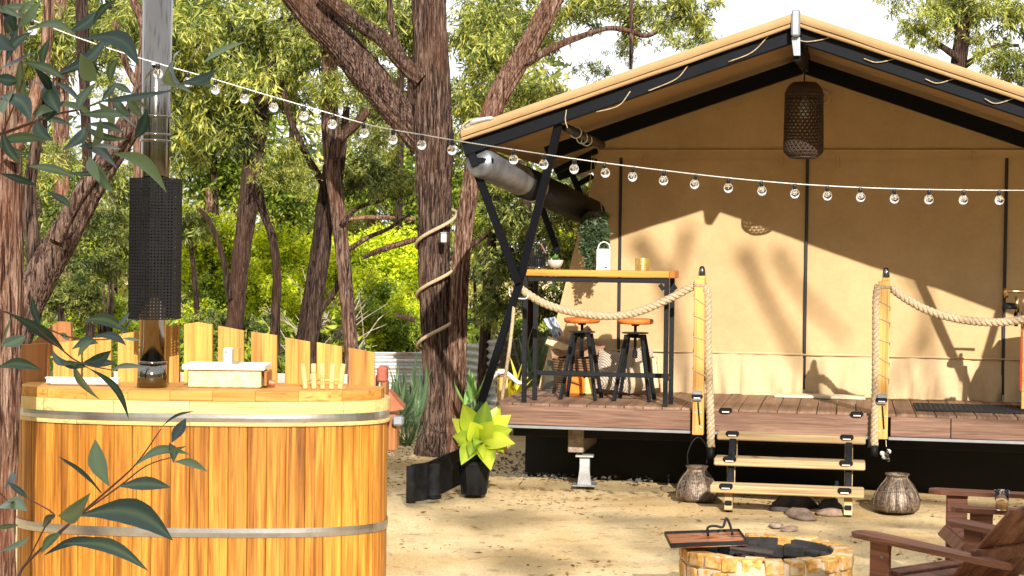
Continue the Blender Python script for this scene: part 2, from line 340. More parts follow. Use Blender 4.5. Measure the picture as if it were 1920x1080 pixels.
# ------------------------------------------------------------------ leaf meshes
def leaves_mesh(name, centers, axes, lens, wids, mat, curl=.25, tint=None):
    n = len(centers); up = rng.normal(size=(n, 3)); ax = axes/np.linalg.norm(axes, axis=1, keepdims=True)
    side = np.cross(ax, up); side /= np.linalg.norm(side, axis=1, keepdims=True)+1e-9; nor = np.cross(side, ax)
    L = lens[:, None]; W = wids[:, None]
    b = centers; tip = centers+ax*L; mid = centers+ax*L*.45+nor*L*curl*.3
    V = np.stack([b, mid+side*W*.5, tip, mid-side*W*.5], 1).reshape(-1, 3)
    idx = (np.arange(n)*4)[:, None]; Fc = np.concatenate([idx+np.array([[0, 1, 2]]), idx+np.array([[0, 2, 3]])], 1).reshape(-1)
    me = bpy.data.meshes.new(name); me.vertices.add(n*4); me.vertices.foreach_set('co', V.ravel().astype(np.float32))
    me.loops.add(n*6); me.loops.foreach_set('vertex_index', Fc.astype(np.int32)); me.polygons.add(n*2)
    me.polygons.foreach_set('loop_start', np.arange(0, n*6, 3, dtype=np.int32))
    me.update(calc_edges=True); me.validate()
    tn = rng.random(n) if tint is None else tint
    at_ = me.attributes.new('tint', 'FLOAT', 'POINT'); at_.data.foreach_set('value', np.repeat(tn, 4).astype(np.float32))
    me.materials.append(mat); return me
def spray_mesh(name, seed, mat, nclump=42, per=46, ln=.15, wd=.032, droop=.9, spread=.17, squash=.8):
    global rng; rng = np.random.default_rng(seed); C, A, Tn = [], [], []
    for k in range(nclump):
        d = rng.normal(size=3); d /= np.linalg.norm(d); c = d*(rng.random()**.55)*.95; c[2] *= squash
        tw = d*.6+rng.normal(size=3)*.5; tw[2] -= .2; tw /= np.linalg.norm(tw); tb = rng.random()*.38
        t = rng.random(per); p = c+tw*(t[:, None]-.5)*spread*3.2+rng.normal(size=(per, 3))*spread*.45
        a = rng.normal(size=(per, 3))*.75+tw*.5; a[:, 2] -= droop; C.append(p); A.append(a); Tn.append(tb+rng.random(per)*.65)
    C = np.concatenate(C); A = np.concatenate(A); n = len(C)
    return leaves_mesh(name, C, A, ln*(.6+.7*rng.random(n)), wd*(.7+.6*rng.random(n)), mat, .3, np.clip(np.concatenate(Tn), 0, 1))
SPRAY = {k: [spray_mesh('crown_'+k, s+10*i, M[mt], *args) for i in range(3)] for k, s, mt, args in (
    ('gum', 1, 'gumleaf', (40, 31, .26, .048)), ('thin', 2, 'gumleaf', (26, 26, .25, .042)), ('dark', 3, 'darkleaf', (44, 36, .23, .054)),
    ('bright', 4, 'brightleaf', (64, 40, .16, .072, .35, .22)), ('mid', 5, 'midleaf', (60, 38, .18, .068, .45, .2)), ('dry', 6, 'dryleaf', (34, 36, .14, .024, .3, .2)))}
def crown(parent, kind, P, r, sq=.85):
    o = place('crown', random.choice(SPRAY[kind]), parent, P-parent.location, (random.uniform(-.3, .3), random.uniform(-.3, .3), random.uniform(0, 6.28)), (r, r, r*sq))
    return o

# ------------------------------------------------------------------ trees
def bark_mesh(path, radii, seg, ring, amp, mat, name='trunk', seed=0., cf=36., flare=0.):
    P = smooth_path(path, 10); R = [v.x for v in smooth_path([(r, 0, 0) for r in radii], 10)]
    L = [0.]
    for a, b in zip(P, P[1:]): L.append(L[-1]+(b-a).length)
    n = max(12, int(L[-1]/ring)); pts, rs, j = [], [], 0
    for i in range(n+1):
        s = L[-1]*i/n
        while j < len(L)-2 and L[j+1] < s: j += 1
        t = (s-L[j])/max(1e-6, L[j+1]-L[j]); pts.append(P[j].lerp(P[j+1], t)); rs.append(R[j]*(1-t)+R[j+1]*t)
    t0 = (pts[1]-pts[0]).normalized(); x = Vector((1, 0, 0)); x = (x-t0*x.dot(t0)).normalized(); vs = []
    for i, p in enumerate(pts):
        t = (pts[min(i+1, n)]-pts[max(i-1, 0)]).normalized(); x = (x-t*x.dot(t)).normalized(); y = t.cross(x); s = L[-1]*i/n
        fl = 1+flare*math.exp(-s/.25)
        for k in range(seg):
            g = 2*math.pi*k/seg; c, sn = math.cos(g), math.sin(g); r = rs[i]*fl
            q = Vector((c*r*cf+seed, sn*r*cf, s*2.1)); rid = 1-abs(noise.noise(q))*2.4; q2 = Vector((c*r*cf*2.3+seed, sn*r*cf*2.3+9, s*5)); d = rid*.75+noise.noise(q2)*.5
            lump = noise.noise(Vector((c*1.3+seed, sn*1.3, s*1.7)))*.10*r
            vs.append(p+(x*c+y*sn)*(r+lump+amp*d))
    mb = MB(); mb.add(vs, [[i*seg+k, i*seg+(k+1) % seg, (i+1)*seg+(k+1) % seg, (i+1)*seg+k] for i in range(n) for k in range(seg)]+[[n*seg+k for k in range(seg)]])
    return mb.mesh(name, mat, True)
def px_path(pts, Y, dy=0.): return [at(x, y, Y+dy*i) for i, (x, y, w) in enumerate(pts)], [w*.5*Y/F for x, y, w in pts]
def tree(label, Y, trunks, limbs=(), crowns=(), mat='bark2', group='gum trees around the camp', seg=28, ring=.05, amp=.019, name='gum_tree', cat='tree', fl=.0):
    P, R = px_path(trunks[0], Y); base = Vector((P[0].x, P[0].y, 0.)); root = thing(name, label, cat, base, 0, group)
    for i, tk in enumerate(list(trunks)+list(limbs)):
        P, R = px_path(tk, Y+(.0 if i == 0 else .12*((-1)**i)))
        if i < len(trunks) and P[0].z < 1.0: P = [Vector((P[0].x, P[0].y, -.06))]+P; R = [R[0]*1.08]+R
        me = bark_mesh([p-base for p in P], R, seg if R[0] > .05 else 14, ring, amp*min(1, R[0]/.12), M[mat], 'trunk' if i < len(trunks) else 'limb', seed=len(bpy.data.objects)*.37, flare=fl if i == 0 else 0)
        place('trunk' if i < len(trunks) else 'limb', me, root)
    for c in crowns:
        x, y, r, kind = c[:4]; yy = Y+(c[4] if len(c) > 4 else random.uniform(-.9, .9)); crown(root, kind, at(x, y, yy), r*yy/F)
    return root

# the big fork-trunked gum in the middle
tree('large rough barked gum with a rope wound round its trunk beside the deck', 15.8,
     [[(820, 850, 64), (822, 760, 56), (820, 660, 52), (816, 560, 52), (814, 460, 54), (814, 360, 58), (814, 260, 66), (808, 140, 62), (804, 20, 58), (800, -110, 52)],
      [(850, 850, 36), (854, 740, 34), (857, 640, 32), (861, 540, 28), (871, 430, 28), (885, 330, 28), (905, 250, 30), (940, 170, 34), (985, 95, 34), (1030, 15, 33), (1075, -80, 28)]],
     [[(800, 275, 46), (765, 232, 52), (715, 172, 54), (655, 100, 54), (590, 28, 54), (530, -40, 50)],
      [(790, 150, 30), (755, 118, 26), (715, 72, 26), (660, 34, 24), (600, -15, 22)], [(770, 140, 16), (748, 90, 12), (735, 50, 11), (728, -10, 10)],
      [(985, 118, 18), (1040, 88, 12), (1090, 68, 10), (1140, 53, 9), (1180, 58, 8), (1215, 67, 7), (1250, 45, 6), (1300, 10, 5)],
      [(850, 480, 14), (872, 465, 11), (892, 455, 8), (915, 440, 5)], [(1182, 130, 7), (1184, 60, 7), (1183, -20, 6)], [(778, 600, 10), (740, 590, 5)]],
     [(1080, 15, 70, 'gum', 1), (1180, 15, 80, 'gum'), (1290, 20, 70, 'gum'), (1325, 90, 55, 'gum'), (1240, 60, 50, 'thin'), (1010, 60, 60, 'gum', 1.5), (930, 100, 75, 'gum', 2), (880, 190, 70, 'gum', 2.5), (690, 0, 70, 'gum', 1.5),
      (600, 70, 60, 'gum', 2), (1120, 140, 45, 'thin', 2), (1000, 170, 70, 'gum', 3), (900, 20, 60, 'gum', 2), (1060, 190, 55, 'dry', 3), (940, 210, 55, 'dry', 3), (1290, 60, 50, 'thin', 2), (1170, 90, 40, 'thin', 1.2),
      (640, 150, 60, 'thin', 2), (700, 110, 60, 'thin', 2)],
     'bark', seg=110, ring=.028, amp=.026, fl=.3)
[c for c in bpy.data.objects if c.name.startswith('trunk') and c.parent and 'rope wound' in c.parent.get('label', '')][1].data.materials[0] = M['bark3']
tree('slender brown gum leaning right behind the tub pickets with a forked side stem', 19,
     [[(432, 660, 32), (440, 600, 30), (452, 480, 30), (466, 380, 34), (474, 310, 34), (482, 240, 34), (503, 160, 30), (530, 90, 24), (560, 20, 20), (590, -60, 18)],
      [(518, 680, 18), (516, 600, 16), (519, 520, 15), (512, 450, 15), (494, 400, 13), (484, 345, 14)]],
     [[(472, 240, 16), (450, 180, 14), (440, 120, 12), (430, 40, 10)], [(430, 560, 12), (420, 490, 10), (395, 420, 8), (372, 390, 6)], [(500, 200, 12), (540, 160, 9), (600, 110, 8)]],
     [(420, 60, 110, 'gum'), (520, 50, 100, 'gum'), (380, 200, 100, 'gum'), (440, 250, 70, 'dark'), (540, 180, 70, 'gum'), (350, 110, 90, 'gum'), (520, 330, 60, 'thin'), (440, 150, 90, 'gum')])
tree('straight reddish gum standing between the pickets and the big forked tree', 18,
     [[(660, 680, 26), (655, 620, 25), (645, 500, 24), (634, 400, 25), (624, 320, 26), (618, 230, 30), (618, 130, 27), (610, 30, 24), (600, -70, 22)]],
     [[(626, 300, 18), (640, 260, 16), (668, 232, 15), (690, 205, 12)], [(652, 470, 9), (690, 445, 8), (730, 428, 6), (770, 400, 5)], [(640, 420, 10), (670, 390, 7), (720, 375, 5)]],
     [(560, 100, 80, 'gum'), (650, 60, 80, 'gum'), (700, 320, 60, 'dark'), (740, 350, 50, 'dark'), (600, 170, 60, 'thin'), (660, 340, 50, 'dark'), (720, 260, 50, 'thin')], 'bark')
tree('twin stemmed dark gum with a V fork behind the pickets', 18.6,
     [[(570, 680, 34), (578, 600, 30), (590, 500, 20), (598, 430, 18), (606, 370, 18), (616, 310, 16)], [(582, 660, 24), (594, 560, 24), (606, 480, 22), (616, 410, 20), (630, 350, 18), (640, 290, 14), (650, 200, 10)]],
     [[(612, 350, 16), (585, 310, 13), (560, 262, 12), (540, 210, 10), (528, 150, 8)], [(588, 600, 12), (630, 540, 10), (652, 470, 8)]],
     [(560, 340, 45, 'thin'), (530, 290, 50, 'thin'), (650, 240, 50, 'thin')])
tree('thick leaning trunk crossing behind the flue at the far left', 11.5,
     [[(5, 700, 76), (35, 600, 66), (75, 520, 58), (128, 430, 52), (175, 345, 46), (215, 280, 44), (250, 222, 38), (276, 150, 32), (290, 60, 26), (298, -40, 20)]],
     [[(104, 450, 26), (130, 395, 24), (165, 340, 23), (205, 290, 20), (240, 240, 14)], [(70, 530, 30), (60, 440, 26), (55, 350, 22), (70, 250, 18), (62, 150, 16)]],
     [(60, 330, 70, 'thin', 2), (110, 290, 60, 'thin', 3), (200, 420, 60, 'dark', 5), (180, 500, 60, 'dark', 6)], 'bark', seg=56, ring=.03, amp=.014)
tree('shaggy reddish gum trunk cut by the left picture edge', 8.4,
     [[(-6, 1100, 62), (-2, 900, 60), (4, 720, 62), (6, 520, 62), (8, 330, 58), (10, 160, 54), (14, 0, 50), (16, -120, 46)]],
     [[(18, 300, 26), (60, 200, 22), (85, 100, 18), (92, 0, 16)]], [], 'bark3', seg=72, ring=.025, amp=.022)
tree('thin red barked sapling just left of the flue', 14,
     [[(285, 700, 22), (270, 480, 20), (262, 330, 18), (260, 245, 20), (262, 150, 20), (272, 60, 17), (245, -10, 14)]], [[(262, 170, 13), (232, 110, 11), (215, 40, 9)]],
     [(250, 40, 70, 'gum', 4), (330, 60, 80, 'gum', 4)], 'bark3', seg=30)
for i, (lab, Y, tk, cr, bk) in enumerate((
    ('pale pink trunk seen through the leaves at upper left', 21, [(118, 660, 30), (116, 400, 28), (114, 200, 28), (112, 0, 26), (110, -60, 24)], [(90, 60, 90, 'gum'), (160, 100, 80, 'gum'), (110, 400, 70, 'dark')], 'bark3'),
    ('dark slim trunk left of the pale pink one at upper left', 22, [(66, 660, 18), (70, 400, 18), (80, 200, 20), (94, 0, 22), (100, -60, 20)], [(40, 120, 90, 'gum'), (60, 440, 60, 'dark')], 'bark2'),
    ('greyish brown trunk nearest the flue among the far left trunks', 20, [(170, 660, 18), (166, 400, 18), (160, 200, 18), (155, 60, 24), (152, -60, 22)], [(190, 60, 80, 'thin'), (210, 330, 60, 'thin'), (200, 160, 50, 'thin')], 'bark2'),
    ('crooked pale dead stem in the bright bushes', 24, [(372, 640, 16), (378, 450, 16), (386, 420, 14), (394, 385, 15), (390, 355, 9)], [], 'bark3'),
    ('slim pink trunk in the far clearing right of the twin gum', 27, [(690, 640, 16), (692, 480, 16), (700, 380, 15), (705, 250, 14), (700, 100, 13)], [(700, 180, 70, 'gum'), (740, 250, 60, 'thin')], 'bark3'),
    ('slender grey trunk rising left of the big forked tree', 25, [(742, 700, 14), (745, 500, 14), (750, 300, 13), (752, 100, 12)], [(760, 60, 80, 'gum'), (690, 210, 60, 'thin')], 'bark2'),
    ('slim twisting stem just right of the flue guard', 21, [(372, 660, 10), (368, 560, 10), (360, 480, 9), (352, 400, 8)], [(350, 420, 60, 'dark'), (360, 250, 80, 'gum')], 'bark2'),
    ('far slim gum filling the sky left of the flue', 28, [(215, 660, 14), (210, 300, 13), (205, 0, 11)], [(60, 30, 110, 'gum'), (140, 20, 100, 'gum'), (230, 30, 100, 'gum'), (40, 230, 90, 'gum'), (80, 340, 100, 'mid'), (250, 340, 70, 'gum'), (240, 440, 80, 'mid')], 'bark2'),
    ('far slim gum right of the flue guard', 27, [(415, 660, 14), (400, 300, 13), (395, 0, 11)], [(340, 30, 100, 'gum'), (420, 10, 110, 'gum'), (360, 160, 90, 'gum'), (430, 230, 100, 'mid'), (350, 270, 80, 'gum'), (420, 340, 90, 'mid'), (490, 130, 90, 'gum')], 'bark2'),
    ('far slim gum behind the leaning gum', 27.5, [(540, 660, 14), (548, 300, 13), (552, 0, 11)], [(560, 20, 100, 'thin'), (500, 320, 70, 'mid'), (640, 20, 90, 'gum'), (540, 370, 70, 'mid'), (620, 390, 60, 'gum')], 'bark2'),
    ('far slim gum beside the big forked tree', 26, [(765, 660, 14), (768, 300, 13), (772, 0, 11)], [(720, 20, 90, 'gum'), (740, 170, 80, 'gum'), (690, 150, 60, 'gum'), (730, 330, 90, 'mid'), (680, 290, 70, 'gum'), (780, 400, 70, 'mid'), (650, 350, 60, 'mid')], 'bark2'),
    ('far slim gum between the big tree and the tent roof', 26, [(925, 660, 14), (930, 300, 13), (935, 0, 11)], [(900, 60, 90, 'gum'), (880, 250, 80, 'gum'), (960, 230, 70, 'gum'), (1010, 200, 60, 'gum'), (880, 350, 80, 'mid'), (960, 20, 80, 'gum'), (910, 160, 80, 'gum')], 'bark2'),
    )): tree(lab, Y, [tk], [], cr, bk, seg=20, ring=.1, amp=.01)
tree('leafy gum whose crown shows above the right roof slope', 21,
     [[(1800, 600, 40), (1790, 300, 36), (1800, 100, 26), (1815, 0, 20), (1820, -60, 18)]], [[(1800, 110, 14), (1740, 70, 8), (1690, 40, 4)], [(1800, 130, 12), (1860, 90, 9), (1910, 85, 6)]],
     [(1735, 45, 50, 'gum', -.3), (1700, 60, 30, 'thin', 0), (1800, 20, 70, 'gum', 0), (1880, 20, 75, 'gum', .3), (1870, 110, 52, 'gum', -.3), (1925, 130, 60, 'gum', 0), (1820, 75, 36, 'thin', 0), (1690, 5, 45, 'thin', .5), (1750, 90, 24, 'thin', 0), (1780, 0, 50, 'gum', .6)])
tree('dense green gum crowding behind the tent corner poles', 18,
     [[(1000, 740, 24), (990, 560, 22), (985, 400, 20), (980, 300, 16)], [(905, 720, 20), (915, 540, 18), (925, 420, 14), (935, 330, 10)]], [[(935, 480, 10), (960, 420, 8), (985, 360, 6)]],
     [(945, 400, 70, 'dark'), (1015, 420, 65, 'dark'), (960, 490, 75, 'dark'), (1060, 470, 60, 'gum'), (1060, 400, 50, 'gum'), (930, 570, 60, 'dark'), (1020, 570, 60, 'dark'), (1085, 560, 50, 'dark'), (905, 470, 50, 'gum'), (960, 330, 55, 'gum'), (1030, 350, 55, 'dark'),
      (1085, 360, 40, 'gum'), (990, 630, 50, 'dark'), (925, 310, 40, 'gum')])

# bushes in the sun
def bush(label, x, y, r, Y, kinds, n=5):
    c = at(x, y, Y); root = thing('bush', label, 'bush', (c.x, c.y, 0), 0, 'sunlit bushes beyond the fence'); R = r*Y/F
    mb = MB()
    for k in range(4):
        q = Vector((random.uniform(-.4, .4)*R, random.uniform(-.3, .3)*R, c.z)); mb.tube([(0, 0, -.05), q*.5+Vector((0, 0, -.1)), q], [.035, .025, .012], 7)
    mb.build('stem', M['bark2'], root, True)
    for k in range(n):
        q = c+Vector((random.uniform(-.75, .75)*R, random.uniform(-.4, .4)*R, random.uniform(-.6, .45)*R)); crown(root, kinds[k % len(kinds)], q, R*.62, .9)
    return root
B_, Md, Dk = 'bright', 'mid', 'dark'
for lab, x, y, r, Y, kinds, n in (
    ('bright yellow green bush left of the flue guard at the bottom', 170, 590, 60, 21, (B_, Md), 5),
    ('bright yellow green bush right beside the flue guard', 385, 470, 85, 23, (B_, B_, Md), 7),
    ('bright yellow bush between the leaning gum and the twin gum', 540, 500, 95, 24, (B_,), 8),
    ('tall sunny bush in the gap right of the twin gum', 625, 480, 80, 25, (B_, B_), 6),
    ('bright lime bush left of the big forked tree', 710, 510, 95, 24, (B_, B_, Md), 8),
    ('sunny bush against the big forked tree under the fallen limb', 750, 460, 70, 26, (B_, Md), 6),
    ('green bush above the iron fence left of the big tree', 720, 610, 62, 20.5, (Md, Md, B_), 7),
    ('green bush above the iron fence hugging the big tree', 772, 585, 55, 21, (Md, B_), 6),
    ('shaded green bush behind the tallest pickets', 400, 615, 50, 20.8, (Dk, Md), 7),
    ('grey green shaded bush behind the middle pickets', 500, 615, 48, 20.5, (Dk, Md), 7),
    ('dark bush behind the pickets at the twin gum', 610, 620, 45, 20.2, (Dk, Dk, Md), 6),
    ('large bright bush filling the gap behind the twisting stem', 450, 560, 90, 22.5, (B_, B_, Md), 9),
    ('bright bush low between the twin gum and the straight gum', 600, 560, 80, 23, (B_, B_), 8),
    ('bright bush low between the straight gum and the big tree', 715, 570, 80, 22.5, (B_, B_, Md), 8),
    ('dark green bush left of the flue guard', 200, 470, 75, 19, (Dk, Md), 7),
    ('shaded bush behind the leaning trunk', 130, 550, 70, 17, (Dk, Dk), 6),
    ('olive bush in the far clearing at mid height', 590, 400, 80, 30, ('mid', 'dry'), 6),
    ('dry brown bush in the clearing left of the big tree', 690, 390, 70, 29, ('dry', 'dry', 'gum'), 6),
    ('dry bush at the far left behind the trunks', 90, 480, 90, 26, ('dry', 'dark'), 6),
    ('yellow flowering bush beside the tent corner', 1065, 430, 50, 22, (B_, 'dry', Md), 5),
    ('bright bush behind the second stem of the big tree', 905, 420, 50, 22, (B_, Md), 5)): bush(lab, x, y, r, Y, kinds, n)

# the far wood reads as one mass
def far_wood():
    n = 60000; cx = rng.uniform(-17, 17, n); cy = rng.uniform(36, 50, n); top = 2.6+1.6*np.sin(cx*.9+1)+1.3*np.sin(cx*2.3)
    cz = rng.random(n)**.8*np.maximum(top+1.6, .8); ax = rng.normal(size=(n, 3)); ax[:, 2] -= .6
    clump = np.floor(cx*1.5)*7.3+np.floor(cz*1.5)*3.1; tint = np.clip((np.sin(clump)*.5+.5)*.6+rng.random(n)*.4, 0, 1)
    o = place('far_wood', leaves_mesh('far_wood', np.stack([cx, cy, cz], 1), ax, rng.uniform(.16, .34, n), rng.uniform(.06, .12, n), M['gumleaf'], .3, tint)); o['kind'] = 'stuff'
    o['label'] = 'far wood closing the view behind the camp'
far_wood()
def wood_behind():  # unseen trees put in to block low sky light and darken reflections
    n = 90000; a = rng.uniform(math.pi*.80, math.pi*2.2, n); d = rng.uniform(15, 24, n); cx = np.cos(a)*d*1.1; cy = np.sin(a)*d*.9+3
    top = 9.3+1.0*np.sin(a*9)+.7*np.sin(a*23+1); cz = rng.random(n)*top; ax = rng.normal(size=(n, 3)); ax[:, 2] -= .6
    clump = np.floor(a*40)*7.3+np.floor(cz*1.5)*3.1; tint = np.clip((np.sin(clump)*.5+.5)*.6+rng.random(n)*.4, 0, 1)
    o = place('sky_blocking_wood', leaves_mesh('sky_blocking_wood', np.stack([cx, cy, cz], 1), ax, rng.uniform(.25, .5, n), rng.uniform(.10, .2, n), M['gumleaf'], .3, tint)); o['kind'] = 'stuff'
    o['label'] = 'unseen wood added behind the viewer to cut low sky light'
wood_behind()
def fallen_limb(label, pts, Y, mat):
    P, R = px_path(pts, Y); root = thing('fallen_limb', label, 'fallen branch', P[0], 0, 'fallen limbs'); place('limb', bark_mesh([p-P[0] for p in P], R, 16, .06, .006, M[mat], 'limb'), root)
fallen_limb('pale fallen limb slanting over the sunny bushes left of the big tree', [(680, 484, 6), (700, 474, 10), (735, 462, 11), (790, 446, 9)], 22, 'bark3')
fallen_limb('long pale dead limb lying level in the far clearing', [(610, 418, 5), (690, 408, 8), (780, 411, 6)], 25, 'bark3')
def undergrowth():
    n = 42000; cx = rng.uniform(-9, 2.5, n); cy = rng.uniform(18.5, 31, n); hh = .55+.35*np.sin(cx*2.1+cy)+.25*np.sin(cx*5.3-cy*1.7); cz = rng.random(n)**1.2*np.maximum(hh, .15)+.02
    keep = (cx < -.8) | (cy > 19.5); cx, cy, cz = cx[keep], cy[keep], cz[keep]; n = len(cx); ax = rng.normal(size=(n, 3)); ax[:, 2] = np.abs(ax[:, 2])*.8
    tint = np.clip((np.sin(np.floor(cx*3)*7.3+np.floor(cy*2)*3.1)*.5+.5)*.6+rng.random(n)*.4, 0, 1)
    o = place('undergrowth', leaves_mesh('undergrowth', np.stack([cx, cy, cz], 1), ax, rng.uniform(.10, .22, n), rng.uniform(.03, .06, n), M['midleaf'], .3, tint)); o['kind'] = 'stuff'; o['label'] = 'low green undergrowth between the trees'
undergrowth()
def brush():
    P = at(640, 640, 19.4); root = thing('brushwood', 'tangle of dry grey sticks heaped behind the right hand pickets', 'brushwood', (P.x, P.y, 0)); mb = MB()
    for k in range(46):
        a = at(random.uniform(560, 690), random.uniform(600, 690), 19.4+random.uniform(-.4, .4))-root.location; d = Vector((random.uniform(-.6, .6), random.uniform(-.3, .3), random.uniform(.05, .7)))
        mb.tube([a, a+d*.5+Vector((0, 0, random.uniform(-.05, .08))), a+d], [.008, .006, .003], 5)
    o = mb.build('stick', M['old_timber'], root); o['kind'] = 'stuff'
brush()

# trees behind the camera: they only throw the shade and the branch shadows the photograph shows
def shade_tree(label, base, targets, branches, dist):
    root = thing('gum_tree', label, 'tree', base, 0, 'gum trees behind the camera'); top = Vector((0, 0, 9.5))
    place('trunk', bark_mesh([(0, 0, -.1), (.1, 0, 3), (-.1, .1, 6), top], [.24, .2, .15, .08], 24, .2, .012, M['bark2']), root)
    for P, r, k in targets:
        q = Vector(P)+TO_SUN*((Vector(P).y-dist)/-TO_SUN.y); crown(root, k, q, r)
        a = q-root.location; mb = MB(); s = top*min(.95, max(.3, a.z/9.5)); mb.tube([s, s.lerp(a, .5)+Vector((0, 0, .3)), a], [.06, .04, .015], 8); mb.build('limb', M['bark2'], root, True)
    for pts, w in branches:
        Q = [Vector(p)+TO_SUN*((Vector(p).y-dist)/-TO_SUN.y) for p in pts]; mb = MB(); mb.tube([q-root.location for q in smooth_path(Q, 5)], [w*(1-.5*i/(5*(len(Q)-1))) for i in range(5*(len(Q)-1)+1)], 8); mb.build('limb', M['bark2'], root, True)
wl_ = lambda x, y: T(tp(x, y, WALL)[0], WALL, tp(x, y, WALL)[1])
shade_tree('gum behind the viewer shading the near leaves', (-3.5, -4, 0), [((-.75, 2.6, 2.25), .75, 'dark'), ((-.55, 2.9, 1.9), .6, 'dark'), ((-.85, 3, 1.55), .6, 'dark'), ((-.6, 3.1, 1.4), .45, 'dark'), ((-.4, 3., 2.15), .5, 'dark')], (), -2)
shade_tree('tall gum behind the viewer throwing branch shadows on the canvas', (7.2, -5, 0),
           [((2.6, 8.6, .5), .55, 'dark'), ((2.1, 7.9, .4), .4, 'gum'), ((2.9, 9.4, .45), .55, 'dark'), ((2.4, 7.6, .2), .5, 'gum'), ((3.4, 9.3, .5), .6, 'dark'), ((.1, 10.2, 0), .45, 'thin'), ((1.1, 10.6, 0), .5, 'thin'), ((2.3, 11.2, 0), .45, 'thin'), ((-.2, 12.0, 0), .5, 'thin'), ((.9, 11.9, 0), .35, 'thin'), ((-1.0, 13.6, 0), .6, 'gum'), ((-.9, 14.8, 0), .6, 'gum')],
           [([wl_(1390, 470), wl_(1440, 570), wl_(1500, 680), wl_(1560, 800)], .06), ([wl_(1450, 470), wl_(1510, 560), wl_(1590, 640)], .045), ([wl_(1700, 500), wl_(1735, 570), wl_(1740, 690), wl_(1745, 790)], .05), ([wl_(1735, 620), wl_(1690, 690), wl_(1650, 800)], .035),
            ([wl_(1190, 450), wl_(1240, 520), wl_(1270, 640), wl_(1290, 760)], .07), ([wl_(1290, 430), wl_(1260, 540)], .05)], -4)

# ------------------------------------------------------------------ deck
deck = camp('timber_deck', 'raised brown timber deck carrying the safari tent', 'deck'); DL, DR = -1.35, 3.4
pitch_b = .146; nb = int((DR-DL)/pitch_b)
bm_ = MB().cbox((0, 0, 0), (.140, 1.72, .026), .003).mesh('deck_board', M['deck'])
for i in range(nb+1): place('deck_board', bm_, deck, (DL+.07+i*pitch_b, .858, -.013+random.uniform(-.0008, .0008)))
MB().cbox(((DL+DR)/2, 4.0, -.02), (DR-DL, 4.5, .04)).build('floor_panel', M['fascia'], deck)
for a, b in ((DL, .186), (.345, 1.565), (1.675, 2.108), (2.114, DR)): MB().cbox(((a+b)/2, -.013, -.092), (b-a, .022, .150), .003).build('fascia_board', M['fascia'], deck)
MB().cbox((DL+.011, 1.0, -.092), (.022, 1.98, .148), .003).build('fascia_board', M['fascia'], deck)
for a, b in ((DL, .19), (.34, 1.60), (1.66, DR)): MB().cbox(((a+b)/2, -.012, -.182), (b-a, .026, .022), .002).build('trim_strip', M['alu'], deck)
bear = MB().cbox((0, 2.5, 0), (.125, 4.6, .215), .006).mesh('bearer', M['old_timber'])
ft = MB(); ft.cbox((0, 0, .006), (.17, .17, .012), .003); ft.cbox((0, 0, .11), (.075, .075, .2), .004); ft.prism([(-.05, -.045, .012), (.05, -.045, .012), (.03, -.045, .16), (-.03, -.045, .16)], (0, .01, 0)); ft.cbox((0, 0, .215), (.13, .14, .014), .002)
ft.add([], []); foot = ft.mesh('post_foot', M['galv'])
for u in (-.755, .95, 2.65):
    place('bearer', bear, deck, (u, .12 if u < 0 else 1.12, -.302)); place('post_foot', foot, deck, (u+.06, .42 if u < 0 else 1.5, -DECK+.01), (0, 0, .1), (1.1, 1.1, 1.12)); place('post_foot', foot, deck, (u+.06, 3.6, -DECK), (0, 0, .1), (1.1, 1.1, 1.12))
MB().cbox((.98, .38, -.245), (4.5, .06, .1), .004).build('joist', M['black_hole'], deck)  # joist coloured black so it sinks into the shade under the deck
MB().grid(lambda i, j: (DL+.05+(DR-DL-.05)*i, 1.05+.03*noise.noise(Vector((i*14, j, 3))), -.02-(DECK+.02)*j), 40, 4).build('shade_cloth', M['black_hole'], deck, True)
sl = MB(); sl.cbox((0, 0, 0), (.088, .05, .034), .012); lens_ = MB().cbox((0, -.0255, -.011), (.052, .004, .008), .002)
sl_m, lens_m = sl.mesh('solar_light', M['black_rubber']), lens_.mesh('lens', M['white'])
def solar(parent, loc, rz=0., sc=1.):
    o = place('solar_light', sl_m, parent, loc, (0, 0, rz), sc); place('lens', lens_m, o)
for x, y in ((1361, 769), (1607, 776)): u, z = tp(x, y, -.03); solar(deck, (u, -.032, z), 0, 1.05)

# steps
st = camp('timber_steps', 'three open weathered steps up to the deck between the rope posts', 'steps', .94, -.4, -DECK)
def st_l(u, v, z): return (u-.94, v+.4, z+DECK)
for (u0, u1, v, z) in ((.396, 1.493, -.16, -.162), (.394, 1.490, -.40, -.327), (.386, 1.483, -.64, -.497)):
    MB().cbox(st_l((u0+u1)/2, v+.105, z-.029), (u1-u0, .21, .056), .008).build('tread', M['tread'], st)
    for f in (.105, .875): solar(st, st_l(u0+(u1-u0)*f+.0, v+.012, z-.008), 0, 1.12)
for uu in (.515, 1.372):
    mb = MB(); mb.beam(st_l(uu, -.52, -.69), st_l(uu, -.06, -.21), .05, .15, .005); mb.build('stringer', M['iron'], st)  # black colour carries the shade between the treads
    for v, z0, z1 in ((-.53, -.69, -.556), (-.29, -.553, -.384), (-.06, -.383, -.22)):
        MB().cbox(st_l(uu, v, (z0+z1)/2), (.06, .05, z1-z0), .004).build('riser_block', M['tread'], st)

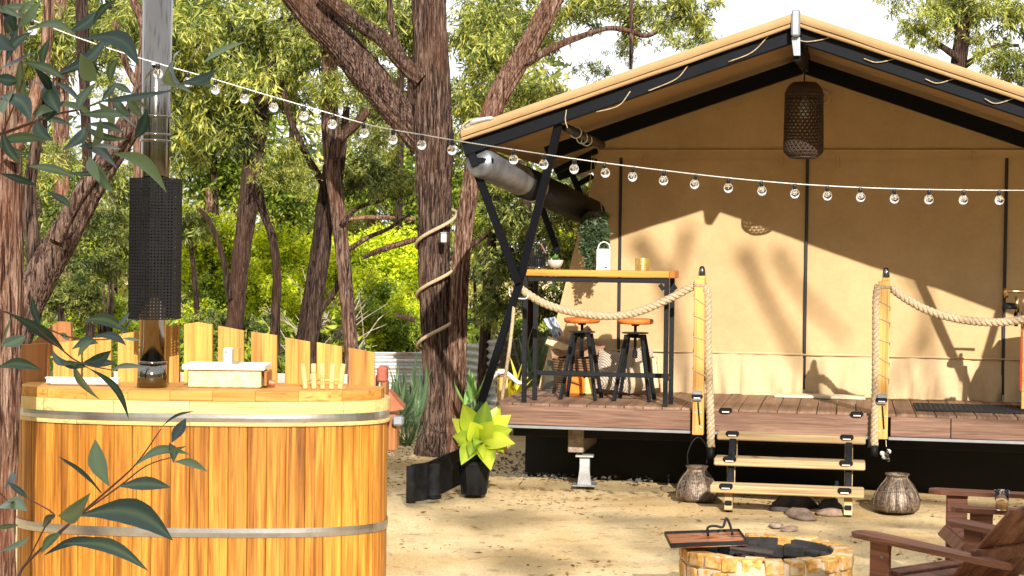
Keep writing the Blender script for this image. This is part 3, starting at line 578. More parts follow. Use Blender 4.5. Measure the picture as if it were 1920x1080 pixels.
# rope posts
def rope_post(label, x, ytop, ybot):
    u, zt = tp(x, ytop, -.06); zt -= .0; zb = tp(x, ybot, -.06)[1]; r = camp('rope_post', label, 'post', u, -.062, zb, 'rope posts beside the steps'); h = zt-zb-.095
    MB().cbox((0, 0, h/2), (.084, .075, h), .005).build('post', M['timber'], r)
    nk = MB(); nk.cbox((.012, 0, h+.013), (.058, .055, .026), .004); nk.build('neck', M['timber'], r)
    MB().lathe([(.0, .075), (.008, .074), (.017, .066), (.024, .045), (.027, .02), (.027, 0)][::-1], 16, (.012, 0, h+.026)).build('cap', M['steel'], r, True)
    pts = []
    for k in range(180):
        t = k/179; a = t*2*math.pi*5.5; c, s = math.cos(a), math.sin(a); m_ = max(abs(c), abs(s)); pts.append((c/m_*.045, s/m_*.041, h-.06-t*(h-.42)+.012*math.sin(a*.7)))
    MB().tube(pts, .0035, 5).build('twine', M['rope'], r, True)
    pts = [(math.cos(a)/max(abs(math.cos(a)), abs(math.sin(a)))*.045, math.sin(a)/max(abs(math.cos(a)), abs(math.sin(a)))*.041, h-.03-a*.0009) for a in np.linspace(0, 25, 90)]
    MB().tube(pts, .0035, 5).build('twine', M['rope'], r, True)
    sb = solar(r, (-.006, -.052, .295), 0, .95)
    MB().cbox((-.006, -.05, .30), (.07, .03, .075), .006).build('lamp_box', M['grey_head'], r)
    MB().tube([(.0, -.041, .25), (.006, -.043, .18), (.015, -.041, .08)], .006, 6).build('lead', M['black_rubber'], r)
    bl = MB()
    for xx in (-.02, .022):
        for zz in (.06, .17): bl.lathe([(0, .006), (.006, .005), (.008, 0)], 10, (0, 0, 0)); bl.v[-30:] = [(a+xx, -.0375-c, b+zz) for a, b, c in bl.v[-30:]]
    bl.build('bolt', M['galv'], r)
    return r
rope_post('pine rope post left of the steps with a silver cap', 1313.5, 500, 815)
rope_post('pine rope post right of the steps with a silver cap', 1658.5, 503, 823)

def rope_mesh(mb, path, r=.03, pitch=.115, per=14):
    P = [Vector(p) for p in path]; L = [0.]
    for a, b in zip(P, P[1:]): L.append(L[-1]+(b-a).length)
    n = int(L[-1]/.012); j = 0; pts = []
    for i in range(n+1):
        s = L[-1]*i/n
        while j < len(L)-2 and L[j+1] < s: j += 1
        t = (s-L[j])/max(1e-6, L[j+1]-L[j]); pts.append(P[j].lerp(P[j+1], t))
    t0 = (pts[1]-pts[0]).normalized(); a = Vector((0, 1, 0)); x = (a-t0*a.dot(t0)).normalized(); fr = []
    for i, p in enumerate(pts):
        t = (pts[min(i+1, n)]-pts[max(i-1, 0)]).normalized(); x = (x-t*x.dot(t)).normalized(); fr.append((x.copy(), t.cross(x)))
    for k in range(3):
        st_ = []
        for i, p in enumerate(pts):
            g = 2*math.pi*(k/3+L[-1]*i/n/pitch); st_.append(p+(fr[i][0]*math.cos(g)+fr[i][1]*math.sin(g))*r*.52)
        mb.tube(st_, r*.54, 8)
    return mb
def rope(label, spans, tail, rr=.03, group='thick ropes beside the steps'):
    o = spans[0][0]; root = camp('barrier_rope', label, 'rope', o.x, o.y, o.z, group)
    for sp in spans: rope_mesh(MB(), [p-o for p in smooth_path(sp, 8)], rr).build('rope_span', M['rope'], root, True)
    if tail: e = tail; MB().lathe([(0, 0), (.027, 0), (.029, .03), (.029, .085), (0, .085)], 12, e-o-Vector((0, 0, .085))).build('rope_end', M['black_rubber'], root, True)
s1 = [tpv(x, y, v) for x, y, v in ((964, 530, -.28), (985, 548, -.26), (1018, 568, -.22), (1060, 582, -.18), (1110, 591, -.14), (1160, 592, -.11), (1205, 582, -.09), (1255, 560, -.07), (1303, 535, -.06))]
s1b = [tpv(x, y, -.08) for x, y in ((1322, 536), (1327, 560), (1327, 640), (1329, 700), (1332, 780), (1333, 838))]
rope('thick twisted rope from the tent corner pole to the left post with hanging tail', [s1, s1b], tpv(1333, 838, -.08), .031)
s2 = [tpv(x, y, v) for x, y, v in ((1671, 540, -.06), (1700, 561, -.07), (1740, 582, -.08), (1790, 597, -.09), (1845, 604, -.09), (1900, 602, -.08), (1960, 588, -.07))]
s2b = [tpv(x, y, -.08) for x, y in ((1647, 536), (1643.5, 560), (1643, 640), (1642, 720), (1640.5, 780), (1639, 835))]
rope('thick twisted rope running right from the right hand post with hanging tail', [s2, s2b], tpv(1639, 835, -.08), .031)

# ------------------------------------------------------------------ tent
tent = camp('safari_tent', 'tan canvas safari tent with black frame and gable roof', 'tent')
UR = .955; ZR = 2.89; SL, SR = .338, .347; VF, VB = -.80, 5.6; EL, ER = -1.46, 3.55
def roof_z(u): return ZR-(UR-u)*SL if u < UR else ZR-(u-UR)*SR
def fold(u, z, s): return .012*noise.noise(Vector((u*1.3, z*1.3, s)))+.004*noise.noise(Vector((u*5, z*3, s+4)))
def wall_panel(u0, u1, z0, z1, v=WALL, mat='canvas', name='wall_panel', wr=1., nu=40, nv=40, left=None, seed=0., foot=0.):
    def fn(i, j):
        z = z0+(z1-z0)*j; a = left(z) if left else u0; u = a+(u1-a)*i
        d = fold(u, z, seed)*wr*2.+.004*noise.noise(Vector((u*1.2+z*5, z*1.5, seed)))
        if foot: d += foot*((.25+(1-j))**1.3*(noise.noise(Vector((u*9, z*2.2, seed)))*.060+noise.noise(Vector((u*21, z*4, seed)))*.032)-.025*(1-j))
        zz = z+(foot*.012*noise.noise(Vector((u*6, 0, seed))) if j == 0 else 0)
        return (u, v+d, zz)
    return MB().grid(fn, nu, nv).build(name, M[mat], tent, True)
ledge_u = lambda z: -1.269+.246*z                              # the slanting left edge of the front wall
edges = [(None, -.585), (-.567, .987), (1.005, 2.597), (2.615, 3.6)]
for i, (a, b) in enumerate(edges):
    wall_panel(a or 0, b, .335, 1.99, left=ledge_u if a is None else None, seed=i*7.)
    wall_panel(a or 0, b, -.0 if i else .0, .36, WALL-.008, 'canvas_skirt', 'skirt', 1., 60, 14, ledge_u if a is None else None, i*5.+2, 1.)
zs = [(-.576, 1.99), (.996, 1.985), (2.606, 1.99)]
for u, zt in zs:
    MB().cbox((u, WALL-.012, (zt+.015)/2), (.026, .010, zt), .003).build('zip', M['zip'], tent)
    MB().cbox((u+.002, WALL-.022, .03), (.018, .008, .05), .003).build('zip_pull', M['galv'], tent)
def gable_fn(i, j):
    u = -.86+(3.6+.86)*i; top = min(roof_z(u)-.09, 2.83); z = 2.0+(max(top, 2.03)-2.0)*j; return (u, WALL+.006+fold(u, z, 31)*1.3, z)
MB().grid(gable_fn, 60, 16).build('gable_panel', M['canvas'], tent, True)
MB().grid(lambda i, j: (-.80+4.4*i, WALL-.012-.004*(1-j)+fold(-.8+4.4*i, j, 12)*.5, 1.985+.075*j), 60, 3).build('valance', M['canvas'], tent, True)
MB().cbox((1.4, WALL-.012, 2.062), (4.4, .012, .012), .004).build('seam', M['canvas'], tent); MB().cbox((1.3, WALL-.020, .347), (4.9, .010, .012), .004).build('seam', M['canvas'], tent)
for x, y, h in ((1464, 300, .1), (1571, 300, .1), (1826, 292, .07), (1210, 298, .06)):
    u, z = tp(x, y, WALL); MB().cbox((u, WALL-.022, z-h/2+.03), (.020, .006, h), .002).build('strap', M['canvas'], tent)
# side wall and back
MB().grid(lambda i, j: (ledge_u(2.05*j), WALL+.01+4.1*i, 2.05*j), 12, 6).build('side_wall', M['canvas'], tent, True)
MB().grid(lambda i, j: (ledge_u(2.05*j), WALL+.006-.0, 2.05*j), 1, 1)
# roof sheets with a hanging double hem along the front edge
def roof_side(ua, ub, name):
    n = 40
    def top(i, j):
        u = ua+(ub-ua)*i; v = VF+(VB-VF)*j; return (u, v, roof_z(u)+.010*noise.noise(Vector((u*2, v*2, 1)))-.012*math.sin(math.pi*i)*math.sin(math.pi*min(1, j*2)))
    mb = MB().grid(top, n, 24); n0 = len(mb.v)
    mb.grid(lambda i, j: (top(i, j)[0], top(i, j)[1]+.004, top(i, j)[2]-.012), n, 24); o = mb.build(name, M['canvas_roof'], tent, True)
    def hem(i, j):
        u = ua+(ub-ua)*i; k = noise.noise(Vector((u*3.5, 0, 3)))*.006; return (u, VF-.006-.010*math.sin(j*math.pi)+k, roof_z(u)+.003-j*(.062+k))
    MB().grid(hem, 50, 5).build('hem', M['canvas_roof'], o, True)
    def hem2(i, j):
        u = ua+(ub-ua)*i; k = noise.noise(Vector((u*2.5, 7, 3)))*.008; return (u, VF+.012-.008*math.sin(j*math.pi), roof_z(u)-.060-j*(.030+k))
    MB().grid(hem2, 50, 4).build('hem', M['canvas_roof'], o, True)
    e = roof_z(ua) if ua < UR and name else 0
    return o
rs1 = roof_side(EL, UR-.028, 'roof_sheet'); rs2 = roof_side(UR+.028, ER, 'roof_sheet')
MB().grid(lambda i, j: (EL-.004-.006*math.sin(j*3.1), VF+(VB-VF)*i, roof_z(EL)+.004-.09*j), 30, 3).build('eave_flap', M['canvas_roof'], rs1, True)
# frame
def rafter(v, w, h, z_off, ua=None, ub=ER, name='rafter'):
    ua = EL if ua is None else ua
    MB().beam((ua, v, roof_z(ua)-z_off), (UR-.02, v, roof_z(UR-.02)-z_off), w, h, .006).build(name, M['frame'], tent)
    MB().beam((UR+.02, v, roof_z(UR+.02)-z_off), (ub, v, roof_z(ub)-z_off), w, h, .006).build(name, M['frame'], tent)
rafter(VF+.10, .06, .105, .142); rafter(WALL-.10, .06, .12, .135, EL+.25); rafter(3.4, .06, .12, .135)
MB().cbox((UR, 2.35, ZR-.09), (.085, 6.2, .15), .008).build('ridge_beam', M['frame'], tent)
rc = MB(); rc.cbox((UR, VF-.01, ZR-.075), (.062, .05, .19), .012); rc.prism([(UR-.03, VF+.02, ZR-.17), (UR+.03, VF+.02, ZR-.17), (UR+.034, VF+.02, ZR-.30), (UR-.012, VF+.02, ZR-.30)], (0, .05, 0)); rc.build('ridge_cap', M['grey_head'], tent)
MB().beam((UR+.01, VF+.06, ZR-.29), (UR+.02, 1.3, ZR-.15), .05, .09).build('ridge_brace', M['frame'], tent)
pole = lambda name, a, b, w=.058: MB().beam(a, b, w, w, .006, (0, 1, 0)).build(name, M['frame'], tent)
J = tpv(974, 532, -.32)
pole('corner_pole', tpv(903, 752, -.12), J); pole('corner_pole', J, tpv(1048, 232, -.66)); pole('brace_pole', tpv(879, 282, -.66), tpv(972, 530, -.36), .056)
MB().beam(tpv(876, 262, -.69), tpv(893, 312, -.69), .07, .06).build('eave_bracket', M['frame'], tent); MB().cbox(tpv(905, 302, -.69), (.17, .05, .05), .01).build('eave_bracket', M['frame'], tent)
pole('corner_pole', tpv(1002, 350, 1.30), tpv(1047, 475, 1.30), .05); pole('brace_pole', tpv(1074, 330, 1.32), tpv(1104, 402, 1.32), .05); pole('brace_pole', tpv(1040, 322, 1.3), tpv(1120, 282, 1.3), .05); pole('brace_pole', tpv(1085, 345, 1.35), tpv(1112, 330, 1.35), .045)
mir = lambda p: Vector((2*UR-p.x, p.y, p.z-.03))
pole('corner_pole', mir(tpv(903, 752, -.12)), mir(J)); pole('corner_pole', mir(J), mir(tpv(1048, 232, -.66))); pole('brace_pole', mir(tpv(879, 282, -.66)), mir(tpv(972, 530, -.36)), .056)
pole('eave_rail', (EL+.03, VF+.1, roof_z(EL)-.14), (EL+.03, 5.4, roof_z(EL)-.14), .05)
# rolled side blind under the eave, wound blind and its cords
rl = camp('rolled_side_blind', 'thick black roll with a silver end hanging under the left eave', 'rolled blind', *tpv(897, 302, -.70)); a = tpv(894, 304, -.70); b = tpv(1108, 402, 1.38); d = b-a
MB().tube([d*0, d*.02, d*.34, d*.345], [.10, .116, .118, .118], 22).build('silver_wrap', M['roll_end'], rl, True); MB().tube([d*.34, d*.6, d], [.124, .122, .118], 22).build('roll', M['black_rubber'], rl, True); MB().tube([d*.435, d*.455], [.127, .127], 22).build('clamp', M['galv'], rl, True)
wb = camp('rolled_window_blind', 'slim black rolled blind tied with white cord under the roof slope', 'rolled blind', *tpv(1062, 240, -.60)); a = tpv(1062, 238, -.60); b = tpv(1128, 270, .9); d = b-a
MB().tube([d*0, d*.5, d], [.032, .034, .034], 14).build('roll', M['zip'], wb, True)
for f in (.25, .42, .55): MB().tube([d*f+Vector((math.cos(g)*.042, .03*math.sin(g)*0, math.sin(g)*.042-(.02 if f > .4 else 0))) for g in np.linspace(0, 6.283, 18)], .005, 5).build('cord', M['cable'], wb, True)
def cord(parent, pts, v, r=.0042, name='cord'): MB().tube(smooth_path([tpv(x, y, v) for x, y in pts], 5), r, 6).build(name, M['rope'], parent, True)
for pts in ([(1290, 123), (1268, 148), (1222, 168), (1216, 170)], [(1442, 66), (1410, 98), (1366, 116)], [(1182, 171), (1160, 198), (1118, 210)], [(1062, 206), (1060, 225), (1064, 240)], [(1490, 72), (1510, 78), (1538, 75), (1556, 70)], [(1620, 110), (1645, 117), (1682, 109)], [(1735, 148), (1758, 156), (1790, 147)], [(1846, 185), (1868, 194), (1905, 183)]): cord(tent, pts, VF+.055)
cord(tent, [(898, 222), (880, 226), (868, 236), (872, 244), (890, 238)], VF-.01, .008, 'eave_hook')
MB().tube(smooth_path([tpv(x, y, VF-.01) for x, y in ((872, 238), (885, 230), (905, 224), (925, 221))], 4), [.008]*4+[.018]*4+[.016]*4+[.008], 10).build('eave_end_cap', M['galv'], tent, True)
MB().tube(smooth_path([tpv(x, y, WALL-.05) for x, y in ((1546, 168), (1554, 178), (1550, 192), (1542, 190), (1540, 176), (1548, 170))], 4), .010, 6).build('tie_loop', M['canvas'], tent, True)
MB().tube(smooth_path([tpv(x, y, -.30) for x, y in ((962, 536), (963, 580), (957, 640), (950, 690), (941, 750))], 5), .014, 7).build('tie_rope', M['rope'], tent, True)
MB().tube(smooth_path([tpv(x, y, -.30) for x, y in ((955, 540), (958, 556), (985, 560), (990, 552))], 5), .005, 6).build('cord', M['cable'], tent, True)

# pendant lamp
pu, pz0 = tp(1506, 295, .42); pz1 = tp(1506, 155, .42)[1]; pl = camp('pendant_lamp', 'dark woven wicker pendant lamp hanging from the ridge beam', 'pendant lamp', pu, .42, pz0); ph = pz1-pz0
def prad(t): return .152*(1-max(0, (t-.86)/.14)**2*.34)*(1-max(0, (.10-t)/.10)**2*.32)*(1-.05*(t))
mb = MB()
for s in (-1, 1):
    for k in range(26):
        mb.tube([(prad(t)*math.cos(2*math.pi*k/26+s*t*2.6), prad(t)*math.sin(2*math.pi*k/26+s*t*2.6), t*ph) for t in np.linspace(0, .86, 24)], .0046, 4, False)
for t in np.linspace(0, .84, 20): mb.tube([(prad(t)*math.cos(g), prad(t)*math.sin(g), t*ph) for g in np.linspace(0, 6.2832, 33)], .0046 if .02 < t < .82 else .009, 4, False)
o = mb.build('weave', M['wicker'], pl, True); o['kind'] = 'stuff'
MB().lathe([(prad(t), t*ph) for t in np.linspace(.80, 1, 9)]+[(.03, ph+.002), (0, ph+.002)], 30).build('top_shell', M['wicker'], pl, True)
MB().tube([(0, 0, ph), (0, 0, ph+.30)], .006, 6).build('flex', M['black_rubber'], pl)
MB().lathe([(0, .30), (.03, .31), (.045, .36), (.03, .42), (.016, .45), (.016, .55)], 14).build('bulb', M['white'], pl, True)

# ------------------------------------------------------------------ bar table, stools and the things on and under the table
tb = camp('bar_table', 'tall bar table with a pale orange slab top on black square legs', 'table', -.56, .16, 0)
def tl(u, v, z): return (u+.56, v-.16, z)
MB().cbox(tl(-.555, .165, 1.017), (1.19, .31, .050), .006).build('top', M['tabletop'], tb)
MB().cbox(tl(.053-.03, .165, 1.017+.002), (.04, .335, .056), .005).build('end_cap', M['seatwood'], tb)
for u, v in ((-1.126, .05), (-.02, .05), (-1.086, .29), (-.002, .29)): MB().cbox(tl(u, v, .494), (.036, .036, .986), .003).build('leg', M['iron'], tb)
for v in (.05, .29): MB().cbox(tl(-.56, v, .968), (1.09 if v < .1 else 1.05, .034, .038), .003).build('rail', M['iron'], tb)
MB().cbox(tl(-.545, .29, .220), (1.05, .03, .036), .003).build('foot_rail', M['iron'], tb)
for u in (-1.106, -.012): MB().cbox(tl(u, .17, .215), (.026, .205, .030), .003).build('side_rail', M['iron'], tb)
for u in (-.045, .028): MB().beam(tl(u-.03, .05 if u < 0 else .29, .94), tl(u, .05 if u < 0 else .29, .90), .02, .03).build('gusset', M['iron'], tb)
def stool(u, v, label):
    r = camp('bar_stool', label, 'stool', u, v, 0, 'bar stools')
    MB().lathe([(0, .612), (.128, .612), (.143, .620), (.147, .637), (.143, .650), (.13, .655), (0, .655)], 30).build('seat', M['seatwood'], r, True)
    MB().tube([(0, 0, .34), (0, 0, .615)], .012, 10).build('screw', M['iron'], r, True); MB().lathe([(0, .338), (.02, .34), (.02, .40)], 10).build('screw_nut', M['iron'], r)
    MB().lathe([(.03, .596), (.036, .612), (0, .613)], 14).build('seat_boss', M['iron'], r); MB().lathe([(0, .536), (.105, .536), (.108, .541), (.105, .546), (0, .546)], 24).build('hand_wheel', M['iron'], r)
    tf = MB()
    for k in range(4): tf.beam((0, 0, .515), (.095*math.cos(.6+k*math.pi/2), .095*math.sin(.6+k*math.pi/2), .515), .03, .026)
    tf.lathe([(0, .50), (.028, .50), (.028, .54), (0, .54)], 12); tf.build('top_frame', M['iron'], r)
    for k in range(4):
        c, s = math.cos(.75+k*math.pi/2), math.sin(.75+k*math.pi/2)
        MB().beam((.088*c, .088*s, .525), (.20*c, .20*s, .0), .032, .022, .004, (-s, c, 0)).build('leg', M['iron'], r)
    return r
stool(-.752, .55, 'wooden topped black bar stool on the left under the table'); stool(-.32, .55, 'wooden topped black bar stool on the right under the table')
TZ = 1.043
q = camp('wire_lantern', 'tall dark wire lantern on a silver tray at the left end of the table', 'lantern', -1.05, .17, TZ)
MB().lathe([(0, .004), (.072, .004), (.078, .012), (.082, .018), (.078, .02), (0, .014)], 28).build('tray', M['steel'], q, True)
for k in range(22): a = 2*math.pi*k/22; MB().tube([(.06*math.cos(a), .06*math.sin(a), .016), (.06*math.cos(a), .06*math.sin(a), .19)], .0032, 5).build('wire', M['iron'], q)
for z in (.018, .10, .19): MB().tube([(.06*math.cos(a), .06*math.sin(a), z) for a in np.linspace(0, 6.2832, 25)], .004, 5, False).build('ring', M['iron'], q)
MB().lathe([(.04, .02), (.045, .06), (.04, .10), (0, .10)], 16).build('candle', M['iron'], q, True)
MB().tube(smooth_path([(-.055, 0, .19), (-.05, 0, .215), (0, -.01, .225), (.05, 0, .215), (.055, 0, .19)], 5), .006, 6).build('handle', M['iron'], q); MB().tube([(.03, -.06, .20), (.075, -.07, .125)], .008, 6).build('handle_grip', M['twig'], q)
q = camp('succulent_pot', 'small pale bowl planter with a green succulent on the table', 'potted plant', -.908, .15, TZ)
MB().lathe([(0, .012), (.035, .012), (.052, .035), (.064, .075), (.058, .075), (.045, .05), (0, .05)], 24).build('bowl', M['concrete'], q, True)
for k in range(3): a = k*2.09+.5; MB().lathe([(0, 0), (.007, 0), (.010, .016), (0, .018)], 8, (.032*math.cos(a), .032*math.sin(a), 0)).build('foot', M['copper'], q)
MB().lathe([(0, .066), (.056, .066)], 16).build('soil', M['soil'], q)
def rosette(parent, z, n, L, w, mat, name='leaf', tilt=(.5, 1.2)):
    for k in range(n):
        a = k*2.4; t = tilt[0]+(tilt[1]-tilt[0])*k/n; d = Vector((math.cos(a)*math.sin(t), math.sin(a)*math.sin(t), math.cos(t))); s = Vector((-math.sin(a), math.cos(a), 0)); nn = d.cross(s)
        l_ = L*random.uniform(.8, 1.1); o = Vector((0, 0, z)); vs = []
        for f, ww in ((0, .5), (.4, 1), (.75, .75), (1, .05)): p = o+d*l_*f+nn*l_*.12*f*f; vs += [p-s*w*ww/2, p-nn*w*.15*ww, p+s*w*ww/2]
        me = MB().add(vs, [[i*3, i*3+1, i*3+4, i*3+3] for i in range(3)]+[[i*3+1, i*3+2, i*3+5, i*3+4] for i in range(3)]).mesh(name, M[mat], True)
        at_ = me.attributes.new('tint', 'FLOAT', 'POINT'); at_.data.foreach_set('value', [random.random()]*12); place(name, me, parent)
rosette(q, .068, 12, .055, .022, 'freshstrap', 'leaf', (.2, 1.1))
q = camp('white_lantern', 'white boxy lamp with a tall loop handle on the table', 'lantern', -.525, .15, TZ)
MB().cbox((0, 0, .084), (.108, .09, .165), .008).build('body', M['white'], q); MB().cbox((0, 0, .008), (.112, .094, .016), .004).build('base', M['cream'], q)
MB().tube([(.048*math.cos(a), 0, .165+.055*math.sin(a)*(1 if a > 0 else 1)) for a in np.linspace(0, math.pi, 20)], .005, 7).build('handle', M['white'], q, True); MB().cbox((.022, -.047, .022), (.02, .006, .009), .002).build('switch', M['iron'], q)
q = camp('candle_holder', 'gold pierced tin candle holder at the right part of the table', 'candle holder', -.222, .15, TZ)
mb = MB(); R_ = .056
for k in range(20):
    for j in range(6):
        a0, a1 = 2*math.pi*k/20, 2*math.pi*(k+1)/20; z0, z1 = .004+j*.0155, .004+(j+1)*.0155; am, zm = (a0+a1)/2, (z0+z1)/2; P = lambda a, z: (R_*math.cos(a), R_*math.sin(a), z)
        out = [P(a0, z0), P(a1, z0), P(a1, z1), P(a0, z1)]; f = .55 if (k+j) % 2 else .3; inn = [P(am+(a-am)*f, zm+(z-zm)*f) for a, z in ((am, z0), (a1, zm), (am, z1), (a0, zm))]
        mb.add(out+inn, [[0, 1, 4], [1, 5, 4], [1, 2, 5], [2, 6, 5], [2, 3, 6], [3, 7, 6], [3, 0, 7], [0, 4, 7]])
mb.build('pierced_shell', M['gold'], q); MB().lathe([(0, .002), (.055, .002), (.055, .006)], 20).build('base', M['gold'], q); MB().lathe([(0, .055), (.032, .055), (.032, .006)], 14).build('candle', M['cream'], q)
# hanging plant
hx = tp(1116, 395, 1.05); q = camp('hanging_plant', 'trailing green plant hanging on cords beside the tent wall', 'hanging plant', hx[0], 1.05, hx[1])
for dx, x2, y2 in ((-.06, 1110, 292), (.06, 1113, 292)):
    e = tpv(x2, y2, 1.2)-Vector((hx[0], 1.05, hx[1])); MB().tube([(dx, 0, -.02), e], .004, 5).build('cord', M['rope'], q)
MB().lathe([(0, -.14), (.05, -.13), (.075, -.06), (.08, -.01), (.07, -.01)], 18).build('pot', M['olive'], q, True)
n = 4200; ang = rng.random(n)*6.283; zz = -.02-rng.random(n)**.9*.60; ww = np.where(zz < -.2,   .085, .115)*(.55+.6*rng.random(n)); ww = ww*(1+.25*np.sin(zz*17)); st3 = np.floor(ang*2.2)
cx = ww*np.cos(ang); cy = ww*np.sin(ang); keep = (zz > -.30-.12*(np.sin(st3*3.7)+1)); ctr = np.stack([cx, cy, zz], 1)[keep]; ax = rng.normal(size=(len(ctr), 3)); ax[:, :2] += ctr[:, :2]*12; ax[:, 2] -= .5
place('foliage', leaves_mesh('foliage', ctr, ax, rng.uniform(.025, .042, len(ctr)), rng.uniform(.014, .022, len(ctr)), M['strap'], .3), q)
# under the table
q = camp('cloth_bag', 'slumped olive cloth bag leaning against the tent wall behind the table', 'bag', -1.05, 1.12, 0)
MB().grid(lambda i, j: ((-.13+.26*i)*(1-.25*j), .09-.16*math.sin(i*math.pi)*(1-.6*j)+.02*noise.noise(Vector((i*4, j*4, 1))), .27*j-.03*j*i), 16, 10).build('cloth', M['olive'], q, True)
MB().grid(lambda i, j: (-.13+.26*i, .1-.17*math.sin(i*math.pi)-.02*math.sin(j*9), .02+.02*j), 10, 3).build('hem', M['olive'], q, True)
q = camp('firewood_basket', 'brown cane basket heaped with split firewood behind the stools', 'basket', -.86, 1.10, 0)
mb = MB()
for j in range(14): z = .015+j*.021; rr = .155+.035*j/14; mb.tube([(rr*1.15*math.cos(a), rr*.75*math.sin(a), z+.004*math.sin(a*24+j*3.14)) for a in np.linspace(0, 6.2832, 49)], .011, 6, False)
mb.build('weave', M['basket'], q, True)
for k, (x, y, z, a, r, m) in enumerate(((-.10, -.02, .34, .4, .045, 'log'), (.0, .02, .36, -.3, .05, 'log'), (.10, -.03, .345, .9, .045, 'log'), (.05, .03, .40, .2, .045, 'log'), (-.06, .04, .41, -.5, .05, 'log'), (-.15, -.03, .39, .1, .04, 'pale_log'), (.17, .0, .35, -.8, .04, 'log'), (-.02, .06, .46, 1.0, .04, 'log'))):
    d = Vector((math.cos(a), .2, .45*math.sin(a+k))).normalized()*.13; MB().tube([Vector((x, y, z))-d, Vector((x, y, z))+d], [r, r*.9], 5).build('split_log', M[m], q)
q = camp('printed_towel', 'blue grey and pink printed cloth hanging by the tent edge behind the table', 'cloth', *tpv(1040, 625, 1.30)); A0 = tpv(1040, 625, 1.30)
MB().grid(lambda i, j: tuple((tpv(1018, 598, 1.30)*(1-j)+tpv(1048, 648, 1.30)*j)-A0+Vector((.10*i*(1-.2*j), .03*math.sin(i*7), .02*i))), 12, 12).build('cloth', M['towel'], q, True)
q = camp('orange_packet', 'orange and yellow packet standing on the deck behind the left stool', 'packet', *tpv(1085, 740, .9))
MB().cbox((-.03, 0, .075), (.15, .07, .15), .015).build('orange_side', M['orange'], q); MB().cbox((.09, .01, .075), (.085, .07, .14), .012).build('yellow_side', M['yellow_pack'], q); MB().beam((-.07, -.05, .12), (.03, -.05, .09), .03, .012).build('handle', M['copper'], q)
def pillow(mb, w, h, t, n=12):
    def fn(sg):
        def f(i, j):
            x, y = i*2-1, j*2-1; b = max(0, (1-x**4)*(1-y**4))**.5; return (x*w/2*(1-.06*(1-abs(y))), sg*t/2*b, y*h/2*(1-.06*(1-abs(x))))
        return f
    return mb.grid(fn(-1), n, n).grid(fn(1), n, n)
def cushion(label, x, y, v, w, h, t, mat, rot):
    p = tpv(x, y, v); q = camp('cushion', label, 'cushion', p.x, p.y, .002, 'cushions on the deck'); o = pillow(MB(), w, h, t).build('cover', M[mat], q, True, (0, 0, h*.5*abs(math.cos(rot[1]))+.03)); o.rotation_euler = rot
    MB().tube([(w/2*a*.97, 0, h/2*b*.97) for a, b in ((-1, -1), (0, -.95), (1, -1), (.95, 0), (1, 1), (0, .95), (-1, 1), (-.95, 0), (-1, -1))], .006, 6).build('piping', M[mat], o, True)
cushion('brown and beige striped cushion leaning between the stools', 1152, 742, 1.0, .30, .34, .14, 'stripes', (-.3, .14, .2))
cushion('cream cushion slumped under the right stool', 1203, 742, 1.05, .30, .27, .16, 'sack', (-.35, -.25, -.3))
cushion('second striped cushion behind the cream one', 1190, 742, 1.22, .28, .36, .12, 'stripes', (-.2, .05, 0))

# mats and the cabinet at the right edge
q = camp('door_mat', 'flat pale doormat in front of the middle zip', 'mat', 1.13, 1.30, 0); MB().cbox((0, 0, .014), (.74, .22, .024), .006).build('pad', M['mat'], q)
q = camp('grid_mat', 'dark openwork rubber mat on the deck at the right', 'mat', 2.35, .6, 0); mb = MB()
for k in range(26): mb.cbox((-.47+k*.038, 0, .010), (.012, .62, .014), .002)
for k in range(17): mb.cbox((0, -.3+k*.0375, .011), (.96, .010, .012), .002)
mb.build('grid', M['iron'], q)
cb = camp('cooking_cabinet', 'pale and black outdoor cabinet cut by the right picture edge', 'cabinet', 2.66, .42, 0)
MB().cbox((.33, .28, .36), (.60, .5, .50), .02).build('body', M['white'], cb); MB().cbox((.33, .28, .055), (.56, .46, .10), .01).build('plinth', M['grey_head'], cb)
MB().prism([(.03, .02, .62), (.10, .02, .78), (.34, .02, .82), (.63, .02, .82), (.63, .02, .62)], (0, .5, 0)).build('hood', M['iron'], cb)
MB().cbox((.008, .012, .42), (.03, .03, .78), .004).build('timber_strip', M['ledge'], cb); MB().cbox((-.014, .02, .47), (.008, .02, .6), .002).build('red_strip', M['paint_red'], cb)
MB().prism([(.05, .02, .30), (.12, .02, .34), (.30, .02, .36), (.30, .02, .41), (.10, .02, .40), (.05, .02, .35)], (0, .012, 0)).build('door_mark', M['iron'], cb); MB().prism([(.05, .022, .10), (.20, .022, .10), (.20, .022, .22), (.10, .022, .2)], (0, .008, 0)).build('door_mark', M['iron'], cb)
tpos = lambda x, y, v: tpv(x, y, v)-Vector((2.66, .42, 0))
MB().tube([tpos(1884, 546, .5), tpos(1900, 546, .5), tpos(1935, 547, .5)], [.012, .010, .012], 10).build('tap', M['brasstap'], cb, True); MB().tube([tpos(1884, 540, .5), tpos(1887, 558, .5)], [.012, .016], 10).build('tap', M['brasstap'], cb, True)
MB().lathe([(0, .02), (.04, .015), (.058, -.01), (.06, -.03), (0, -.03)], 18, tpos(1893, 572, .5)).build('lamp_head', M['iron'], cb, True)
MB().tube([tpos(1907, 556, .5), tpos(1906, 586, .5)], [.014, .02], 10).build('valve', M['brasstap'], cb, True); MB().tube([tpos(1906, 586, .5), tpos(1905, 612, .5)], [.02, .014], 10).build('valve', M['steel'], cb, True)
